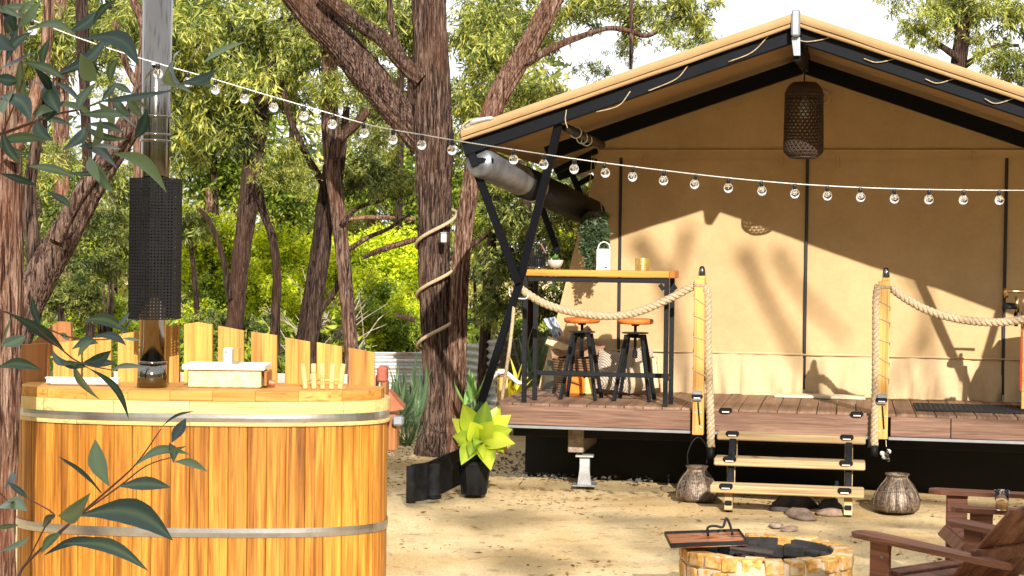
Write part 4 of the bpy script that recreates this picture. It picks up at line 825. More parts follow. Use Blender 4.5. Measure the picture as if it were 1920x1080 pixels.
# glinting shell mobile below the deck
q = camp('shell_mobile', 'small glinting shell mobile hanging below the right post', 'ornament', *tpv(1661, 830, -.08)); 
MB().tube([(0, 0, .02), (.004, 0, -.03)], .002, 5).build('thread', M['cable'], q)
for k in range(7): o = MB().lathe([(0, .02), (.016, .008), (.02, -.006), (0, -.016)], 7).build('shell', M['steel'] if k % 2 else M['white'], q, False, (random.uniform(-.03, .03), random.uniform(-.02, .02), random.uniform(-.13, -.02))); o.rotation_euler = (random.random()*3, random.random()*3, 0)

# ------------------------------------------------------------------ string of lights
BULBS = [(8, 25), (60, 40), (296, 124), (352, 145), (404, 158), (458, 174), (515, 188), (570, 204), (624, 218), (681, 234), (737, 246), (792, 257), (848, 266), (962, 288), (1020, 299), (1077, 306), (1133, 315), (1187, 321), (1245, 328), (1305, 335), (1366, 341), (1427, 346), (1490, 351), (1551, 356), (1613, 359), (1677, 362), (1742, 362), (1807, 363), (1873, 366)]
CAB = [(-60, -10), (80, 45), (150, 72), (230, 99), (310, 123), (400, 148), (500, 178), (600, 207), (700, 236), (800, 254), (870, 266), (960, 280), (1100, 301), (1240, 319), (1380, 335), (1510, 346), (1650, 353), (1780, 356), (1920, 357), (2000, 356)]
cabY = lambda x: 8.7+.3*min(1, max(0, x/1900))
P0 = at(960, 280, cabY(960)); sl_ = thing('string_lights', 'string of clear round bulbs on a pale cable across the whole camp', 'string lights', P0)
rope_mesh(MB(), [p-P0 for p in smooth_path([at(x, y, cabY(x)) for x, y in CAB], 4)], .0034, .022).build('cable', M['cable'], sl_, True)
bulb_m = MB().lathe([(0, -.094), (.012, -.092), (.024, -.080), (.031, -.062), (.029, -.046), (.019, -.032), (.013, -.026)], 16).mesh('bulb', M['glass'], True)
sock_m = MB().lathe([(0, .006), (.012, .006), (.014, -.004), (.013, -.030), (0, -.030)], 12).mesh('socket', M['socket'], True)
fil = MB(); fil.tube([(-.008, 0, -.03), (-.010, 0, -.06), (-.005, 0, -.066), (0, 0, -.045), (.005, 0, -.066), (.010, 0, -.06), (.008, 0, -.03)], .0022, 5); fil.lathe([(0, -.028), (.006, -.030), (.004, -.05), (0, -.052)], 8); fil_m = fil.mesh('filament', M['white'], True)
for k, (x, y) in enumerate(BULBS):
    yc = np.interp(x, [c[0] for c in CAB], [c[1] for c in CAB]); o = place('bulb', bulb_m, sl_, at(x, yc, cabY(x))-P0-Vector((0, 0, .006)), (random.uniform(-.12, .12), random.uniform(-.12, .12), random.random()*6), .80); place('socket', sock_m, o); place('filament', fil_m, o)

# ------------------------------------------------------------------ hot tub
TC = Vector((-1.67, 9.3, 0)); tub = thing('hot_tub', 'orange cedar stave hot tub with steel hoops and a picket back', 'hot tub', TC)
A_, B__, N_ = 1.0, .42, 2.5
def sup(t, off=0.):
    c, s = math.cos(t), math.sin(t); p = Vector((A_*math.copysign(abs(c)**(2/N_), c), B__*math.copysign(abs(s)**(2/N_), s), 0))
    n_ = Vector((math.copysign(abs(p.x/A_)**(N_-1), p.x)/A_, math.copysign(abs(p.y/B__)**(N_-1), p.y)/B__, 0)).normalized(); return p+n_*off
TT = np.linspace(-math.pi, math.pi, 4001); PP = [sup(t) for t in TT]; LL = np.concatenate([[0], np.cumsum([(b-a).length for a, b in zip(PP, PP[1:])])])
ns = int(LL[-1]/.098); st_w = LL[-1]/ns
def sl_at(s, off=0.): return sup(float(np.interp(s % LL[-1], LL, TT)), off)
for k in range(ns):
    s0, s1 = k*st_w+.0012, (k+1)*st_w-.0012; mb = MB(); prof = [(s0, -.03), (s0, -.003), (s0+.004, 0), ((s0+s1)/2, 0), (s1-.004, 0), (s1, -.003), (s1, -.03)]
    pl_ = [sl_at(s, o) for s, o in prof]; n = len(pl_); mb.add([p+Vector((0, 0, .02)) for p in pl_]+[p+Vector((0, 0, .94)) for p in pl_], [[i, (i+1) % n, (i+1) % n+n, i+n] for i in range(n)]+[list(range(n, 2*n))]); mb.build('stave', M['stave'], tub)
def hoop(z0, z1, o0, o1, name, mat, parts=1, n=160, flip=False):
    for k in range(parts):
        ts = np.linspace(k/parts, (k+1)/parts, n//parts+1)*LL[-1]; g = 0 if parts == 1 else .0012; ts[0] += g; ts[-1] -= g; mb = MB(); vs = []
        for s in ts:
            vs += [sl_at(s, o0)+Vector((0, 0, z0)), sl_at(s, o1)+Vector((0, 0, z0)), sl_at(s, o1+.0015)+Vector((0, 0, (z0+z1)/2)), sl_at(s, o1)+Vector((0, 0, z1)), sl_at(s, o0)+Vector((0, 0, z1))]
        mb.add(vs, [[i*5+j, (i+1)*5+j, (i+1)*5+(j+1) % 5, i*5+(j+1) % 5] for i in range(len(ts)-1) for j in range(5)]); mb.build(name, M[mat], tub, False)
hoop(.352, .400, .001, .006, 'hoop', 'hoop'); hoop(.956, .997, .004, .010, 'hoop', 'hoop'); hoop(.935, .955, -.01, .014, 'rim_band', 'rim', 8); hoop(.998, 1.062, -.02, .013, 'rim_band', 'rim', 12)
hk = MB().cbox(sl_at(LL[-1]*.80, .012)+Vector((0, 0, .976)), (.04, .02, .05)); hk.build('hoop_buckle', M['hoop'], tub)
for zz in (.376, .976):
    for ff in (.62, .66, .84, .88): MB().lathe([(0, .006), (.006, .005), (.008, 0)], 8).build('hoop_nail', M['grey_head'], tub, False, sl_at(LL[-1]*ff, .008)+Vector((0, 0, zz))).rotation_euler = (math.pi/2, 0, 0)
# ledge on top: boards following the rim
for k in range(9):
    x0, x1 = -1+k*2/9+.001, -1+(k+1)*2/9-.001
    def edge(x, sgn, off): xx = max(-.985, min(.985, x)); return sgn*(B__-off)*(1-abs(xx/.985*.97)**N_)**(1/N_)
    xs_ = np.linspace(x0, x1, 6); xs_ = [max(-.975, min(.975, x)) for x in xs_]; pl_ = [Vector((x, edge(x, -1, .03), 1.0625)) for x in xs_]+[Vector((x, .24 if abs(x) < .8 else edge(x, 1, .1)*.6, 1.0625)) for x in xs_[::-1]]
    MB().prism(pl_, (0, 0, .052)).build('ledge_board', M['ledge'], tub)
# picket back
def px_tub(x, y, Y): return at(x, y, Y)-TC
def picket(x0, x1, yl, yr, Y, yb=727, peak=None, mat='stave', th=.03):
    a, b = px_tub(x0, yb, Y), px_tub(x1, yb, Y); c, d = px_tub(x1, yr, Y), px_tub(x0, yl, Y); a.z = b.z = 1.06
    mat = 'picket' if mat == 'stave' else mat; pts = [a, b, c]+([px_tub(peak[0], peak[1], Y)] if peak else [])+[d]; me = MB().prism(pts, (0, th, 0)); me.build('picket', M[mat], tub)
for x0, x1, yl, yr, pk in ((345, 398, 608, 609, (370, 604)), (409, 457, 611, 620, None), (471, 519, 622, 629, None), (535, 581, 633, 641, None), (594, 641, 642, 650, None), (654, 702, 652, 661, None), (303, 335, 612, 609, None), (221, 258, 627, 621, None), (156, 208, 637, 632, (170, 634)), (100, 152, 643, 638, None)): picket(x0, x1, yl, yr, 9.48, 727, pk)
picket(40, 90, 646, 644, 9.42, 722, None, 'shade_wood', .04)
MB().prism([px_tub(x, y, 9.62) for x, y in ((12, 690), (16, 680), (100, 608), (110, 603), (132, 605), (134, 650), (90, 668), (50, 690))], (0, .05, 0)).build('side_board', M['shade_wood'], tub)
g0, g1 = px_tub(96, 714, 9.62), px_tub(710, 690, 9.62); MB().cbox(((g0.x+g1.x)/2, .33, 1.115), (g1.x-g0.x, .03, .09), .004).build('rear_board', M['pink'], tub)
e = px_tub(715, 700, 9.6); MB().cbox((e.x+.01, .27, e.z), (.055, .16, .085), .010).build('end_block', M['red_ledge'], tub); MB().cbox((e.x+.025, .27, 1.07), (.035, .14, .12), .006).build('end_block', M['shade_wood'], tub)
f = [px_tub(x, y, 9.35) for x, y in ((729, 736), (757, 768), (727, 772))]; MB().prism(f, (0, .012, 0)).prism([f[0], f[1], f[1]+Vector((0, .14, .01)), f[0]+Vector((0, .14, .01))], (0, 0, .006)).build('corner_flap', M['copper'], tub)
MB().cbox((1.02, .18, .86), (.05, .26, .2), .008).build('side_panel', M['shade_wood'], tub); MB().cbox((1.055, .05, .93), (.06, .1, .05), .01).build('pipe_clip', M['grey_head'], tub)
# flue with guard: stands on the ledge, part of the tub
fx = px_tub(285, 722, 9.12); fb = Vector((fx.x, fx.y, 1.115)); top_ = px_tub(297, -60, 9.12)
def fp(t): return fb.lerp(top_, t)
MB().tube([fb, fp(.055)], [.080, .076], 28).build('flue_collar', M['steel'], tub, True); flue = MB().tube([fp(.05), fp(.6), fp(1)], [.068, .076, .080], 32).build('flue', M['steel'], tub, True)
for t, r in ((.057, .078), (.585, .083), (.643, .083), (.60, .081)): MB().tube([fp(t), fp(t+.006)], [r, r], 28).build('joint_ring', M['steel'], flue, True)
MB().lathe([(0, .02), (.01, .018), (.014, 0)], 10, fp(.765)+Vector((0, -.085, 0))).build('hook', M['galv'], flue, True)
gy0, gy1 = px_tub(290, 598, 9.12), px_tub(293, 335, 9.12); mb = MB(); Rg = .146; rows, cols = 44, 8; hole = []
for side in range(6):
    a0, a1 = -math.pi/2+side*math.pi/3, -math.pi/2+(side+1)*math.pi/3; c0 = Vector((Rg*math.cos(a0), Rg*math.sin(a0), 0)); c1 = Vector((Rg*math.cos(a1), Rg*math.sin(a1), 0))
    for j in range(rows):
        for i in range(cols):
            sh = .5 if j % 2 else 0.
            x0, x1 = i/cols, (i+1)/cols; z0, z1 = j/rows, (j+1)/rows; P = lambda x, z: gy0.lerp(gy1, z)+c0.lerp(c1, x)
            if i == cols-1 and sh: mb.add([P(x0, z0), P(x1, z0), P(x1, z1), P(x0, z1)], [[0, 1, 2, 3]]); continue
            xm = (x0+x1)/2+sh/cols*.0; zm = (z0+z1)/2; fx_, fz = .24/cols, .30/rows
            out = [P(x0, z0), P(x1, z0), P(x1, z1), P(x0, z1)]; inn = [P(xm-fx_, zm-fz*.4), P(xm, zm-fz), P(xm+fx_, zm-fz*.4), P(xm+fx_, zm+fz*.4), P(xm, zm+fz), P(xm-fx_, zm+fz*.4)]
            mb.add(out+inn, [[0, 1, 6, 5, 4], [1, 2, 7, 6], [2, 3, 9, 8, 7], [3, 0, 4, 9]])
o = mb.build('flue_guard', M['black_rubber'], tub); o['kind'] = 'stuff'; so = o.modifiers.new('thick', 'SOLIDIFY'); so.thickness = .004
# things standing on the ledge
LZ = 1.116
q0 = at(420, 733, 9.10); q = thing('feed_box', 'white box with a pale metal lid standing on the tub ledge', 'box', (q0.x, q0.y+.13, LZ)); w_ = .42
MB().cbox((0, 0, .05), (w_-.03, .24, .098), .006).build('body', M['boxside'], q); MB().cbox((-.005, -.005, .110), (w_+.02, .27, .028), .004).build('lid', M['white'], q); MB().cbox((w_/2+.005, 0, .05), (.016, .2, .08), .004).build('side_panel', M['shade_wood'], q); MB().tube([(w_/2+.02, -.05, .025), (w_/2+.05, -.05, .022)], .018, 10).build('outlet', M['copper'], q)
q0 = at(433, 688, 9.2); q = thing('white_block', 'small white block standing on the lid of the box', 'block', (q0.x, q0.y, LZ+.124)); MB().cbox((-.015, 0, .043), (.048, .06, .086), .006).build('front', M['white'], q); MB().cbox((.03, .01, .05), (.035, .05, .082), .005).build('timber_back', M['timber'], q); MB().cbox((-.02, -.032, .066), (.016, .004, .014), .002).build('knob', M['grey_head'], q)
q0 = at(150, 716, 9.1); q = thing('rolled_mat', 'white ribbed roll lying on the left of the tub ledge', 'rolled mat', (q0.x, q0.y+.06, LZ)); mb = MB()
for k in range(46): t = k/45; mb.tube([(-.19+.38*t-.003, 0, .022), (-.19+.38*t+.003, 0, .022)], .021 if 2 < k < 43 else .015, 8)
mb.build('ribbed_roll', M['white'], q); MB().cbox((0, 0, .040), (.40, .035, .008), .003).build('top_strip', M['white'], q)
for lab, x, n_ in (('pair of pale wooden pegs left on the tub ledge', 580, 2), ('pale wooden peg handles near the right end of the tub ledge', 612, 3)):
    q0 = at(x, 733, 9.12); q = thing('peg_handle', lab, 'wooden handle', (q0.x, q0.y, LZ), 0, 'wooden peg handles')
    for k in range(n_): MB().beam((-.02+k*.045, .01*k, 0), (-.035+k*.055+(.012 if n_ > 2 else 0), .01*k, .135), .026, .026, .004).build('peg', M['rim'], q)
    MB().tube([(-.03, 0, .045), (.08, .02, .05)], .007, 7).build('cross_bar', M['timber'], q)

# ------------------------------------------------------------------ fire pit
PC = Vector((1.368, 9.03, 0)); pit = thing('fire_pit', 'round fire pit of rough yellow bricks', 'fire pit', PC)
bk = []
for vv in range(4):
    mb = MB().cbox((0, 0, 0), (.098, .105, .071), .005); mb.v = [tuple(Vector(p)*(1+.09*noise.noise(Vector(p)*30+Vector((vv*9, 0, 0))))) for p in mb.v]; bk.append(mb.mesh('brick', M['brick']))
for c in range(4):
    n = 25
    for k in range(n):
        a = 2*math.pi*(k+(.5 if c % 2 else 0))/n+random.uniform(-.02, .02); r = .40+random.uniform(-.012, .010)
        place('brick', random.choice(bk), pit, (r*math.cos(a), r*math.sin(a), .036+c*.081+random.uniform(-.004, .004)), (random.uniform(-.05, .05), random.uniform(-.05, .05), a+math.pi/2+random.uniform(-.06, .06)), (1+random.uniform(-.35, .03), 1, 1+random.uniform(-.08, .02)))
MB().lathe([(.36, .0), (.36, .298), (.436, .298), (.441, .28), (.443, 0)], 60).build('mortar', M['mortar'], pit, True)
MB().lathe([(.338, .05), (.338, .20), (.340, .304), (.346, .31), (.350, .29)], 48).build('sooty_lining', M['soot'], pit, True); MB().lathe([(0, .17), (.2, .19), (.342, .15)], 40).build('ash', M['ash'], pit, True)
for k in range(14):
    a = k/14*6.283; o = MB().cbox((0, 0, 0), (.14, .06, .07), .01).build('sooty_brick', M['soot'], pit, False, (.32*math.cos(a), .32*math.sin(a), .245+random.uniform(-.01, .012))); o.rotation_euler = (0, 0, a+math.pi/2)
for k in range(7): a = random.random()*6.28; MB().tube([(-.12*math.cos(a), -.12*math.sin(a), .215), (.16*math.cos(a), .16*math.sin(a), .235+.02*k/3)], [.022, .016], 6).build('charred_log', M['darkrock'], pit)
li = thing('pit_lid', 'rust streaked metal lid with a handle propped on the left of the fire pit', 'lid', (PC.x-.33, PC.y-.05, .334)); o = MB().cbox((0, 0, 0), (.40, .34, .014), .003).build('plate', M['rust'], li, False, (0, 0, .022)); o.rotation_euler = (.02, -.05, 0)
for sgn in (-1, 1): MB().cbox((0, .17*sgn, .010), (.40, .006, .022), .002).build('edge_strip', M['iron'], o); MB().cbox((.20*sgn, 0, .010), (.006, .34, .022), .002).build('edge_strip', M['iron'], o)
MB().tube(smooth_path([(.02, .05, .01), (.02, .05, .055), (.06, .05, .062), (.10, .05, .055), (.12, .06, .10), (.14, .06, .06), (.15, .05, .01)], 4), .007, 7).build('handle', M['iron'], o, True)
sk = thing('burnt_stick', 'burnt sticks poking from under the pit lid', 'stick', PC+Vector((-.13, -.25, .33))); MB().tube([(-.09, .03, .012), (.12, -.06, -.0)], [.012, .018], 6).tube([(-.05, .08, .01), (.10, .0, .01)], [.012, .01], 6).build('stick', M['darkrock'], sk)

# ------------------------------------------------------------------ adirondack chairs
def adirondack(label, loc, face):                               # local +x is the way it faces
    r = thing('garden_chair', label, 'chair', loc, face, 'wooden garden chairs by the fire pit'); W = .30
    for s in (-1, 1):
        MB().prism([(.40, s*.335-.065, .545), (.44, s*.335-.045, .545), (.455, s*.335, .545), (.44, s*.335+.045, .545), (.40, s*.335+.065, .545), (-.05, s*.335+.05, .532), (-.40, s*.335+.022, .520), (-.44, s*.335, .520), (-.40, s*.335-.030, .520), (-.05, s*.335-.06, .532)], (0, 0, .024)).build('arm', M['redwood'], r)
        MB().cbox((.30, s*.335, .27), (.115, .026, .54), .005).build('front_leg', M['redwood'], r); MB().prism([(.36, s*.335-.011, .543), (.24, s*.335-.011, .543), (.25, s*.335-.011, .45), (.29, s*.335-.011, .38)], (0, .022, 0)).build('bracket', M['redwood'], r)
        MB().prism([(.36, s*.29, .28), (.36, s*.29, .37), (.22, s*.29, .385), (-.30, s*.29, .24), (-.62, s*.29, .0), (-.50, s*.29, .0), (-.22, s*.29, .15)], (0, .026*s, 0)).build('side_rail', M['redwood'], r)
        for bz, bx in ((.33, .31), (.47, .28)): o = MB().lathe([(0, .006), (.007, .005), (.010, 0)], 10).build('bolt', M['brass'], r, False, (bx, s*.349, bz)); o.rotation_euler = (-s*math.pi/2, 0, 0)
    sx = [(.385, .345, -.9), (.335, .385, -.35), (.262, .392, 0), (.185, .372, .2), (.108, .351, .24), (.031, .330, .26), (-.046, .309, .27), (-.123, .288, .27)]
    for x, z, t in sx: o = MB().cbox((0, 0, 0), (.068, 2*W-.02, .02), .005).build('seat_slat', M['redwood'], r, False, (x, 0, z)); o.rotation_euler = (0, -t if t < 0 else -t, 0)
    for k in range(5):
        y = -.232+k*.116; h = .80-.05*abs(k-2)**1.5; b = Vector((.07, y*.86, .29)); e = b+Vector((-.58*h/.8, y*.22, h*.74)); MB().beam(b, e, .104, .02, .006, (1, 0, .4)).build('back_slat', M['redwood'], r)
    for zz, ww in ((.30, .56), (.545, .66), (.80, .52)): MB().cbox((.03-(zz-.28)*.97, 0, zz), (.03, ww, .06), .005).build('back_rail', M['redwood'], r)
    return r
def chair_at(tip, fwd): f = Vector((math.cos(fwd), math.sin(fwd), 0)); s = Vector((-f.y, f.x, 0)); return tip-f*.45-s*.335   # tip of its left arm
f1 = math.radians(126); f2 = math.radians(176)
adirondack('red brown wooden garden chair nearest the viewer at lower right', chair_at(Vector((1.638, 8.02, 0)), f1), f1)
adirondack('red brown wooden garden chair behind the nearest one at the right edge', chair_at(Vector((2.30, 8.84, 0)), f2), f2)
q0 = gnd(1878, 957, .565); q = thing('drink_glass', 'clear glass with amber drink on the arm of the rear chair', 'glass', q0)
MB().lathe([(0, .002), (.030, .002), (.034, .05), (.038, .105), (.035, .105), (.031, .05), (.028, .008), (0, .008)], 20).build('tumbler', M['glass'], q, True); MB().lathe([(0, .010), (.0275, .010), (.030, .045), (0, .045)], 18).build('drink', M['amber'], q, True)

# ------------------------------------------------------------------ pierced lanterns, rocks, pot plant, edging
def moroccan(label, loc, sc, handle, rz):
    r = thing('metal_lantern', label, 'lantern', loc, rz, 'pierced metal lanterns by the steps'); prof = [(.095, 0), (.150, .008), (.171, .042), (.170, .088), (.155, .138), (.126, .186), (.096, .222), (.080, .244), (.079, .262)]
    prof = [(a*sc, b*sc) for a, b in prof]; fine = [(v.x, v.y) for v in smooth_path([(a, b, 0) for a, b in prof], 5)]; mb = MB(); seg = 64
    def P(i, j):
        a = 2*math.pi*i/seg; rr, z = fine[j]; fac = 1-.035*abs(math.cos(4*a))**8 if 0 else 1-.05*(1-abs(math.cos(4*a)))**2; return Vector((rr*fac*math.cos(a), rr*fac*math.sin(a), z))
    for j in range(len(fine)-1):
        for i in range(seg):
            q_ = [P(i, j), P(i+1, j), P(i+1, j+1), P(i, j+1)]
            if 3 < j < len(fine)-6 and i % 8 not in (0, 7):
                c = sum(q_, Vector())/4; f = (.62, .35, .5)[(i*3+j*5+(i*j) % 3) % 3]; inn = [c.lerp(p, f) for p in q_]; mb.add(q_+inn, [[0, 1, 5, 4], [1, 2, 6, 5], [2, 3, 7, 6], [3, 0, 4, 7]])
            else: mb.add(q_, [[0, 1, 2, 3]])
    mb.build('pierced_body', M['brass'], r); tp_ = prof[-1]
    for k in range(8): a = (k+.0)*math.pi/4; MB().tube([(p[0]*1.005*math.cos(a), p[0]*1.005*math.sin(a), p[1]) for p in fine[2:]], .0035, 5).build('rib', M['brass'], r, True)
    MB().lathe([(tp_[0]-.002, tp_[1]-.012), (tp_[0]+.003, tp_[1]), (tp_[0]+.012, tp_[1]+.010), (tp_[0]+.010, tp_[1]+.014), (tp_[0]-.010, tp_[1]+.010), (tp_[0]-.014, tp_[1]-.03)], 32).build('collar', M['brass'], r, True)
    MB().lathe([(0, .004), (.10*sc, .004), (.13*sc, .012)], 24).build('inner_base', M['soot'], r); MB().lathe([(0, .12*sc), (.05, .12*sc), (.05, .01)], 16).build('candle', M['cream'], r)
    if handle: MB().tube(smooth_path([(-.075, 0, .29*sc), (-.078, 0, .36), (-.03, 0, .46), (.03, 0, .47), (.085, 0, .38), (.078, 0, .29*sc)], 6), .0055, 6).build('handle', M['iron'], r, True)
moroccan('bronze pierced lantern with a wire handle left of the steps', gnd(1306, 938), .95, True, .3); moroccan('squat bronze pierced lantern standing right of the steps', gnd(1681, 958), 1.0, False, .1)
def rock(label, loc, size, mat, name='rock', group='rocks under the steps'):
    r = thing(name, label, 'rock', loc, random.random()*6, group); mb = MB()
    def fn(i, j):
        a, b = i*2*math.pi, (j-.5)*math.pi; d = Vector((math.cos(a)*math.cos(b), math.sin(a)*math.cos(b), math.sin(b))); return d*(1+.35*noise.noise(d*1.6+Vector(loc)))
    mb.grid(lambda i, j: tuple(Vector((fn(i, j)[k]*size[k] for k in range(3)))), 18, 10).build('stone', M[mat], r, True)
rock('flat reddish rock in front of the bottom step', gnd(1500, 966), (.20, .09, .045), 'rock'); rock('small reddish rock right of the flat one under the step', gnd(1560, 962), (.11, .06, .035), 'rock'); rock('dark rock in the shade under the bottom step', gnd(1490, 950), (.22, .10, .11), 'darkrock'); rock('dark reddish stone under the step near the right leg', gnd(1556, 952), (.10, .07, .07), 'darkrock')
for lab, x, y, s in (('low dusty stone flush in the ground by the fire pit', 1455, 985, .08), ('brown bump of rock behind the pit lid', 1480, 992, .09)): rock(lab, gnd(x, y), (s, s*.6, .02), 'rock', 'rock', None)

pp = gnd(889, 926); pt = thing('black_pot', 'black plastic pot with ribbed sides at the deck corner', 'plant pot', pp); mb = MB().lathe([(0, 0), (.098, 0), (.102, .01), (.128, .225), (.135, .23), (.135, .26), (.126, .26), (.12, .2), (0, .2)], 8, (0, 0, 0), 0, .25); mb.build('pot', M['black_rubber'], pt)
MB().lathe([(0, .222), (.118, .222)], 16).build('soil', M['soil'], pt)
for a in (-1.75, -1.0, -2.5): MB().tube([(.112*math.cos(a), .112*math.sin(a), .01), (.116*math.cos(a), .116*math.sin(a), .07)], .008, 6).build('foot', M['black_rubber'], pt)
ag = thing('agave', 'bright yellow green agave rosette growing in the black pot', 'plant', pp+Vector((0, 0, .222)), 0)
HUB = at(900, 832, pp.y)-ag.location; MB().tube([(0, 0, -.005), HUB*.6, HUB+Vector((0, 0, -.01))], [.03, .028, .03], 10).build('stem', M['strap'], ag, True)
def blade(parent, base, tip, w, bend, mat, nrm=(0, -1, .3), name='leaf', prof=(.35, .75, 1., .95, .62, .06), fold_=.12, nseg=10):
    base, tip = Vector(base), Vector(tip); d = tip-base; L = d.length; dn = d.normalized(); n = Vector(nrm); n = (n-dn*n.dot(dn)).normalized(); s = dn.cross(n); vs = []
    for i in range(nseg+1):
        t = i/nseg; ww = float(np.interp(t, np.linspace(0, 1, len(prof)), prof))*w/2; c = base+d*t+n*bend[0]*math.sin(t*math.pi)*L+s*bend[1]*math.sin(t*math.pi)*L
        vs += [c-s*ww+n*fold_*ww, c-s*ww*.5+n*fold_*.3*ww, c, c+s*ww*.5+n*fold_*.3*ww, c+s*ww+n*fold_*ww]
    fs = [[i*5+j, i*5+j+1, (i+1)*5+j+1, (i+1)*5+j] for i in range(nseg) for j in range(4)]; me = MB().add(vs, fs).mesh(name, M[mat], True)
    at_ = me.attributes.new('tint', 'FLOAT', 'POINT'); at_.data.foreach_set('value', [x+(.28 if i % 5 == 2 else 0) for x in [.15+.8*random.random()] for i in range(len(vs))]); return place(name, me, parent)
AG = [((912, 752), 26, -.12), ((868, 757), 30, -.08), ((937, 760), 26, .05), ((848, 785), 26, -.05), ((958, 778), 28, -.05), ((848, 818), 26, -.15), ((960, 805), 30, -.15), ((966, 832), 26, -.22), ((865, 872), 28, -.28), ((920, 882), 26, -.30), ((888, 838), 14, -.3), ((882, 790), 28, -.16), ((925, 790), 28, -.16), ((905, 860), 12, -.3), ((862, 800), 26, .1), ((945, 795), 24, .12), ((900, 775), 30, .1), ((878, 770), 24, .16), ((950, 790), 22, .2), ((925, 770), 24, .2), ((858, 835), 22, -.05), ((945, 850), 22, -.2), ((880, 855), 18, -.32), ((893, 800), 20, -.22), ((908, 805), 18, -.24)]
for (x, y), w, dy in AG: tipp = at(x, y, pp.y+dy)-ag.location; blade(ag, HUB+Vector((0, dy*.1, 0)), tipp, w*1.42*13.1/F, (.05 if y < 830 else .16, random.uniform(-.03, .03)), 'agave', (0, -1, .5) if y < 840 else (0, -.5, 1), 'leaf', (.40, .52, .74, .94, 1., .82, .46, .03), .20)

ed = thing('garden_edging', 'black recycled plastic garden edging curving behind the pot', 'edging', gnd(795, 940)); E0 = ed.location
ep = [at(771, 872, 12.62), at(800, 868, 12.75), at(830, 855, 13.1), at(862, 842, 13.6), at(900, 838, 14.2)]
for k in range(len(ep)-1):
    a, b = ep[k]-E0, ep[k+1]-E0; MB().prism([(a.x, a.y, .0), (b.x, b.y, .0), b, a], (0, .05, 0)).build('edging_sheet', M['edging'], ed)
MB().tube([at(771, 874, 12.6)-E0, Vector((at(771, 874, 12.6)-E0).xy.to_tuple()+(0.,))], .036, 14).build('end_roll', M['edging'], ed, True)
q = gnd(811, 935); jar = thing('black_canister', 'short grey black canister leaning on the garden edging', 'canister', q); MB().lathe([(0, 0), (.058, 0), (.06, .01), (.052, .03), (.054, .25), (.048, .262), (0, .262)], 22).build('barrel', M['edging'], jar, True); MB().lathe([(.05, 0), (.066, .004), (.066, .022), (.052, .03)], 22).build('foot_ring', M['black_rubber'], jar, True)

# ------------------------------------------------------------------ fence, garden plants
def iron(label, x0, x1, yt0, yt1, Y0, Y1):
    a, b = at(x0, yt0, Y0), at(x1, yt1, Y1); root = thing('iron_fence', label, 'fence', (a.x, a.y, 0), 0, 'corrugated iron fence panels'); nrm = Vector((b.y-a.y, -(b.x-a.x), 0)).normalized(); n = 66
    def fn(i, j):
        z = (a.z+(b.z-a.z)*i)*j; return tuple(a.lerp(b, i)-a+Vector((0, 0, z-(b-a).z*i))+nrm*.022*math.sin(z/.076*2*math.pi)-Vector((0, 0, 0)))
    MB().grid(fn, 6, n).build('sheet', M['iron_sheet'], root, True)
    for f in (.0, 1.): p = (b-a)*f; MB().cbox((p.x, p.y+.06, (a.z+p.z)/2-.02), (.06, .06, a.z+p.z-.04), .004).build('post', M['old_timber'], root)
iron('grey corrugated iron fence panel left of the big tree', 695, 800, 660, 660, 18.2, 18.2); iron('pale corrugated iron fence panel right of the big tree', 866, 936, 648, 634, 18.4, 17.6); iron('rust stained corrugated iron fence panel behind the table legs', 934, 1045, 638, 630, 18, 18.3)
def strappy(label, x, y, n, L, w, Y, mat, droop=.25, group='strappy garden plants', tilt=.8):
    c = at(x, y, Y); r = thing('strappy_plant', label, 'plant', (c.x, c.y, max(0, c.z)), 0, group)
    for k in range(n):
        a = random.random()*6.28; t = random.uniform(.1, tilt); l_ = L*random.uniform(.7, 1.1); d = Vector((math.cos(a)*math.sin(t), math.sin(a)*math.sin(t)*.7, math.cos(t)))*l_
        blade(r, (random.uniform(-.05, .05), random.uniform(-.05, .05), 0), d, w*random.uniform(.8, 1.2), (-droop*.3, random.uniform(-.1, .1)), mat, (-math.cos(a)*math.cos(t), -math.sin(a)*math.cos(t), math.sin(t)), 'leaf', (.7, .9, 1., .8, .5, .05), .2, 6)
    return r
strappy('blue grey strappy plant between the tub and the big tree', 770, 800, 22, .62, .06, 15.0, 'strap', tilt=.7); strappy('dark arching clump beside the tub corner', 742, 790, 30, .50, .025, 14.3, 'strap', .5, tilt=1.2); strappy('dark grassy clump at the foot of the big tree', 760, 835, 40, .40, .018, 14.6, 'strap', .5, tilt=1.3)
strappy('fresh green spiky plant right of the big tree', 880, 758, 18, .32, .045, 15.2, 'freshstrap', tilt=.9); strappy('dull green spiky plant below the fresh green one', 892, 790, 16, .22, .05, 14.8, 'strap', tilt=1.2); strappy('yellow leaved spiky plant beside the small pine post', 962, 745, 16, .40, .045, 16.2, 'yellowplant', tilt=1.1); strappy('tall green reedy plant behind the table leg', 1000, 740, 26, .75, .03, 17, 'strap', .2, tilt=.4)
strappy('tall reedy clump left of the yellow plant behind the table', 1045, 720, 22, .6, .03, 17.2, 'strap', .2, tilt=.45)
q0 = at(942, 748, 16.); q = thing('garden_post', 'short pine garden post with a looped white rope beside the deck', 'post', (q0.x, q0.y, 0)); zt = at(942, 692, 16.).z; MB().cbox((0, 0, zt/2), (.10, .09, zt), .006).build('post', M['timber'], q); MB().cbox((0, 0, zt-.05), (.11, .1, .05), .005).build('collar', M['shade_wood'], q); 
MB().tube(smooth_path([(-.13, -.05, zt-.16), (-.09, -.05, zt-.07), (0, -.06, zt-.02), (.07, -.05, zt-.06), (.14, -.02, zt-.12), (.2, 0, zt-.14)], 5), .022, 8).build('rope', M['cable'], q, True)
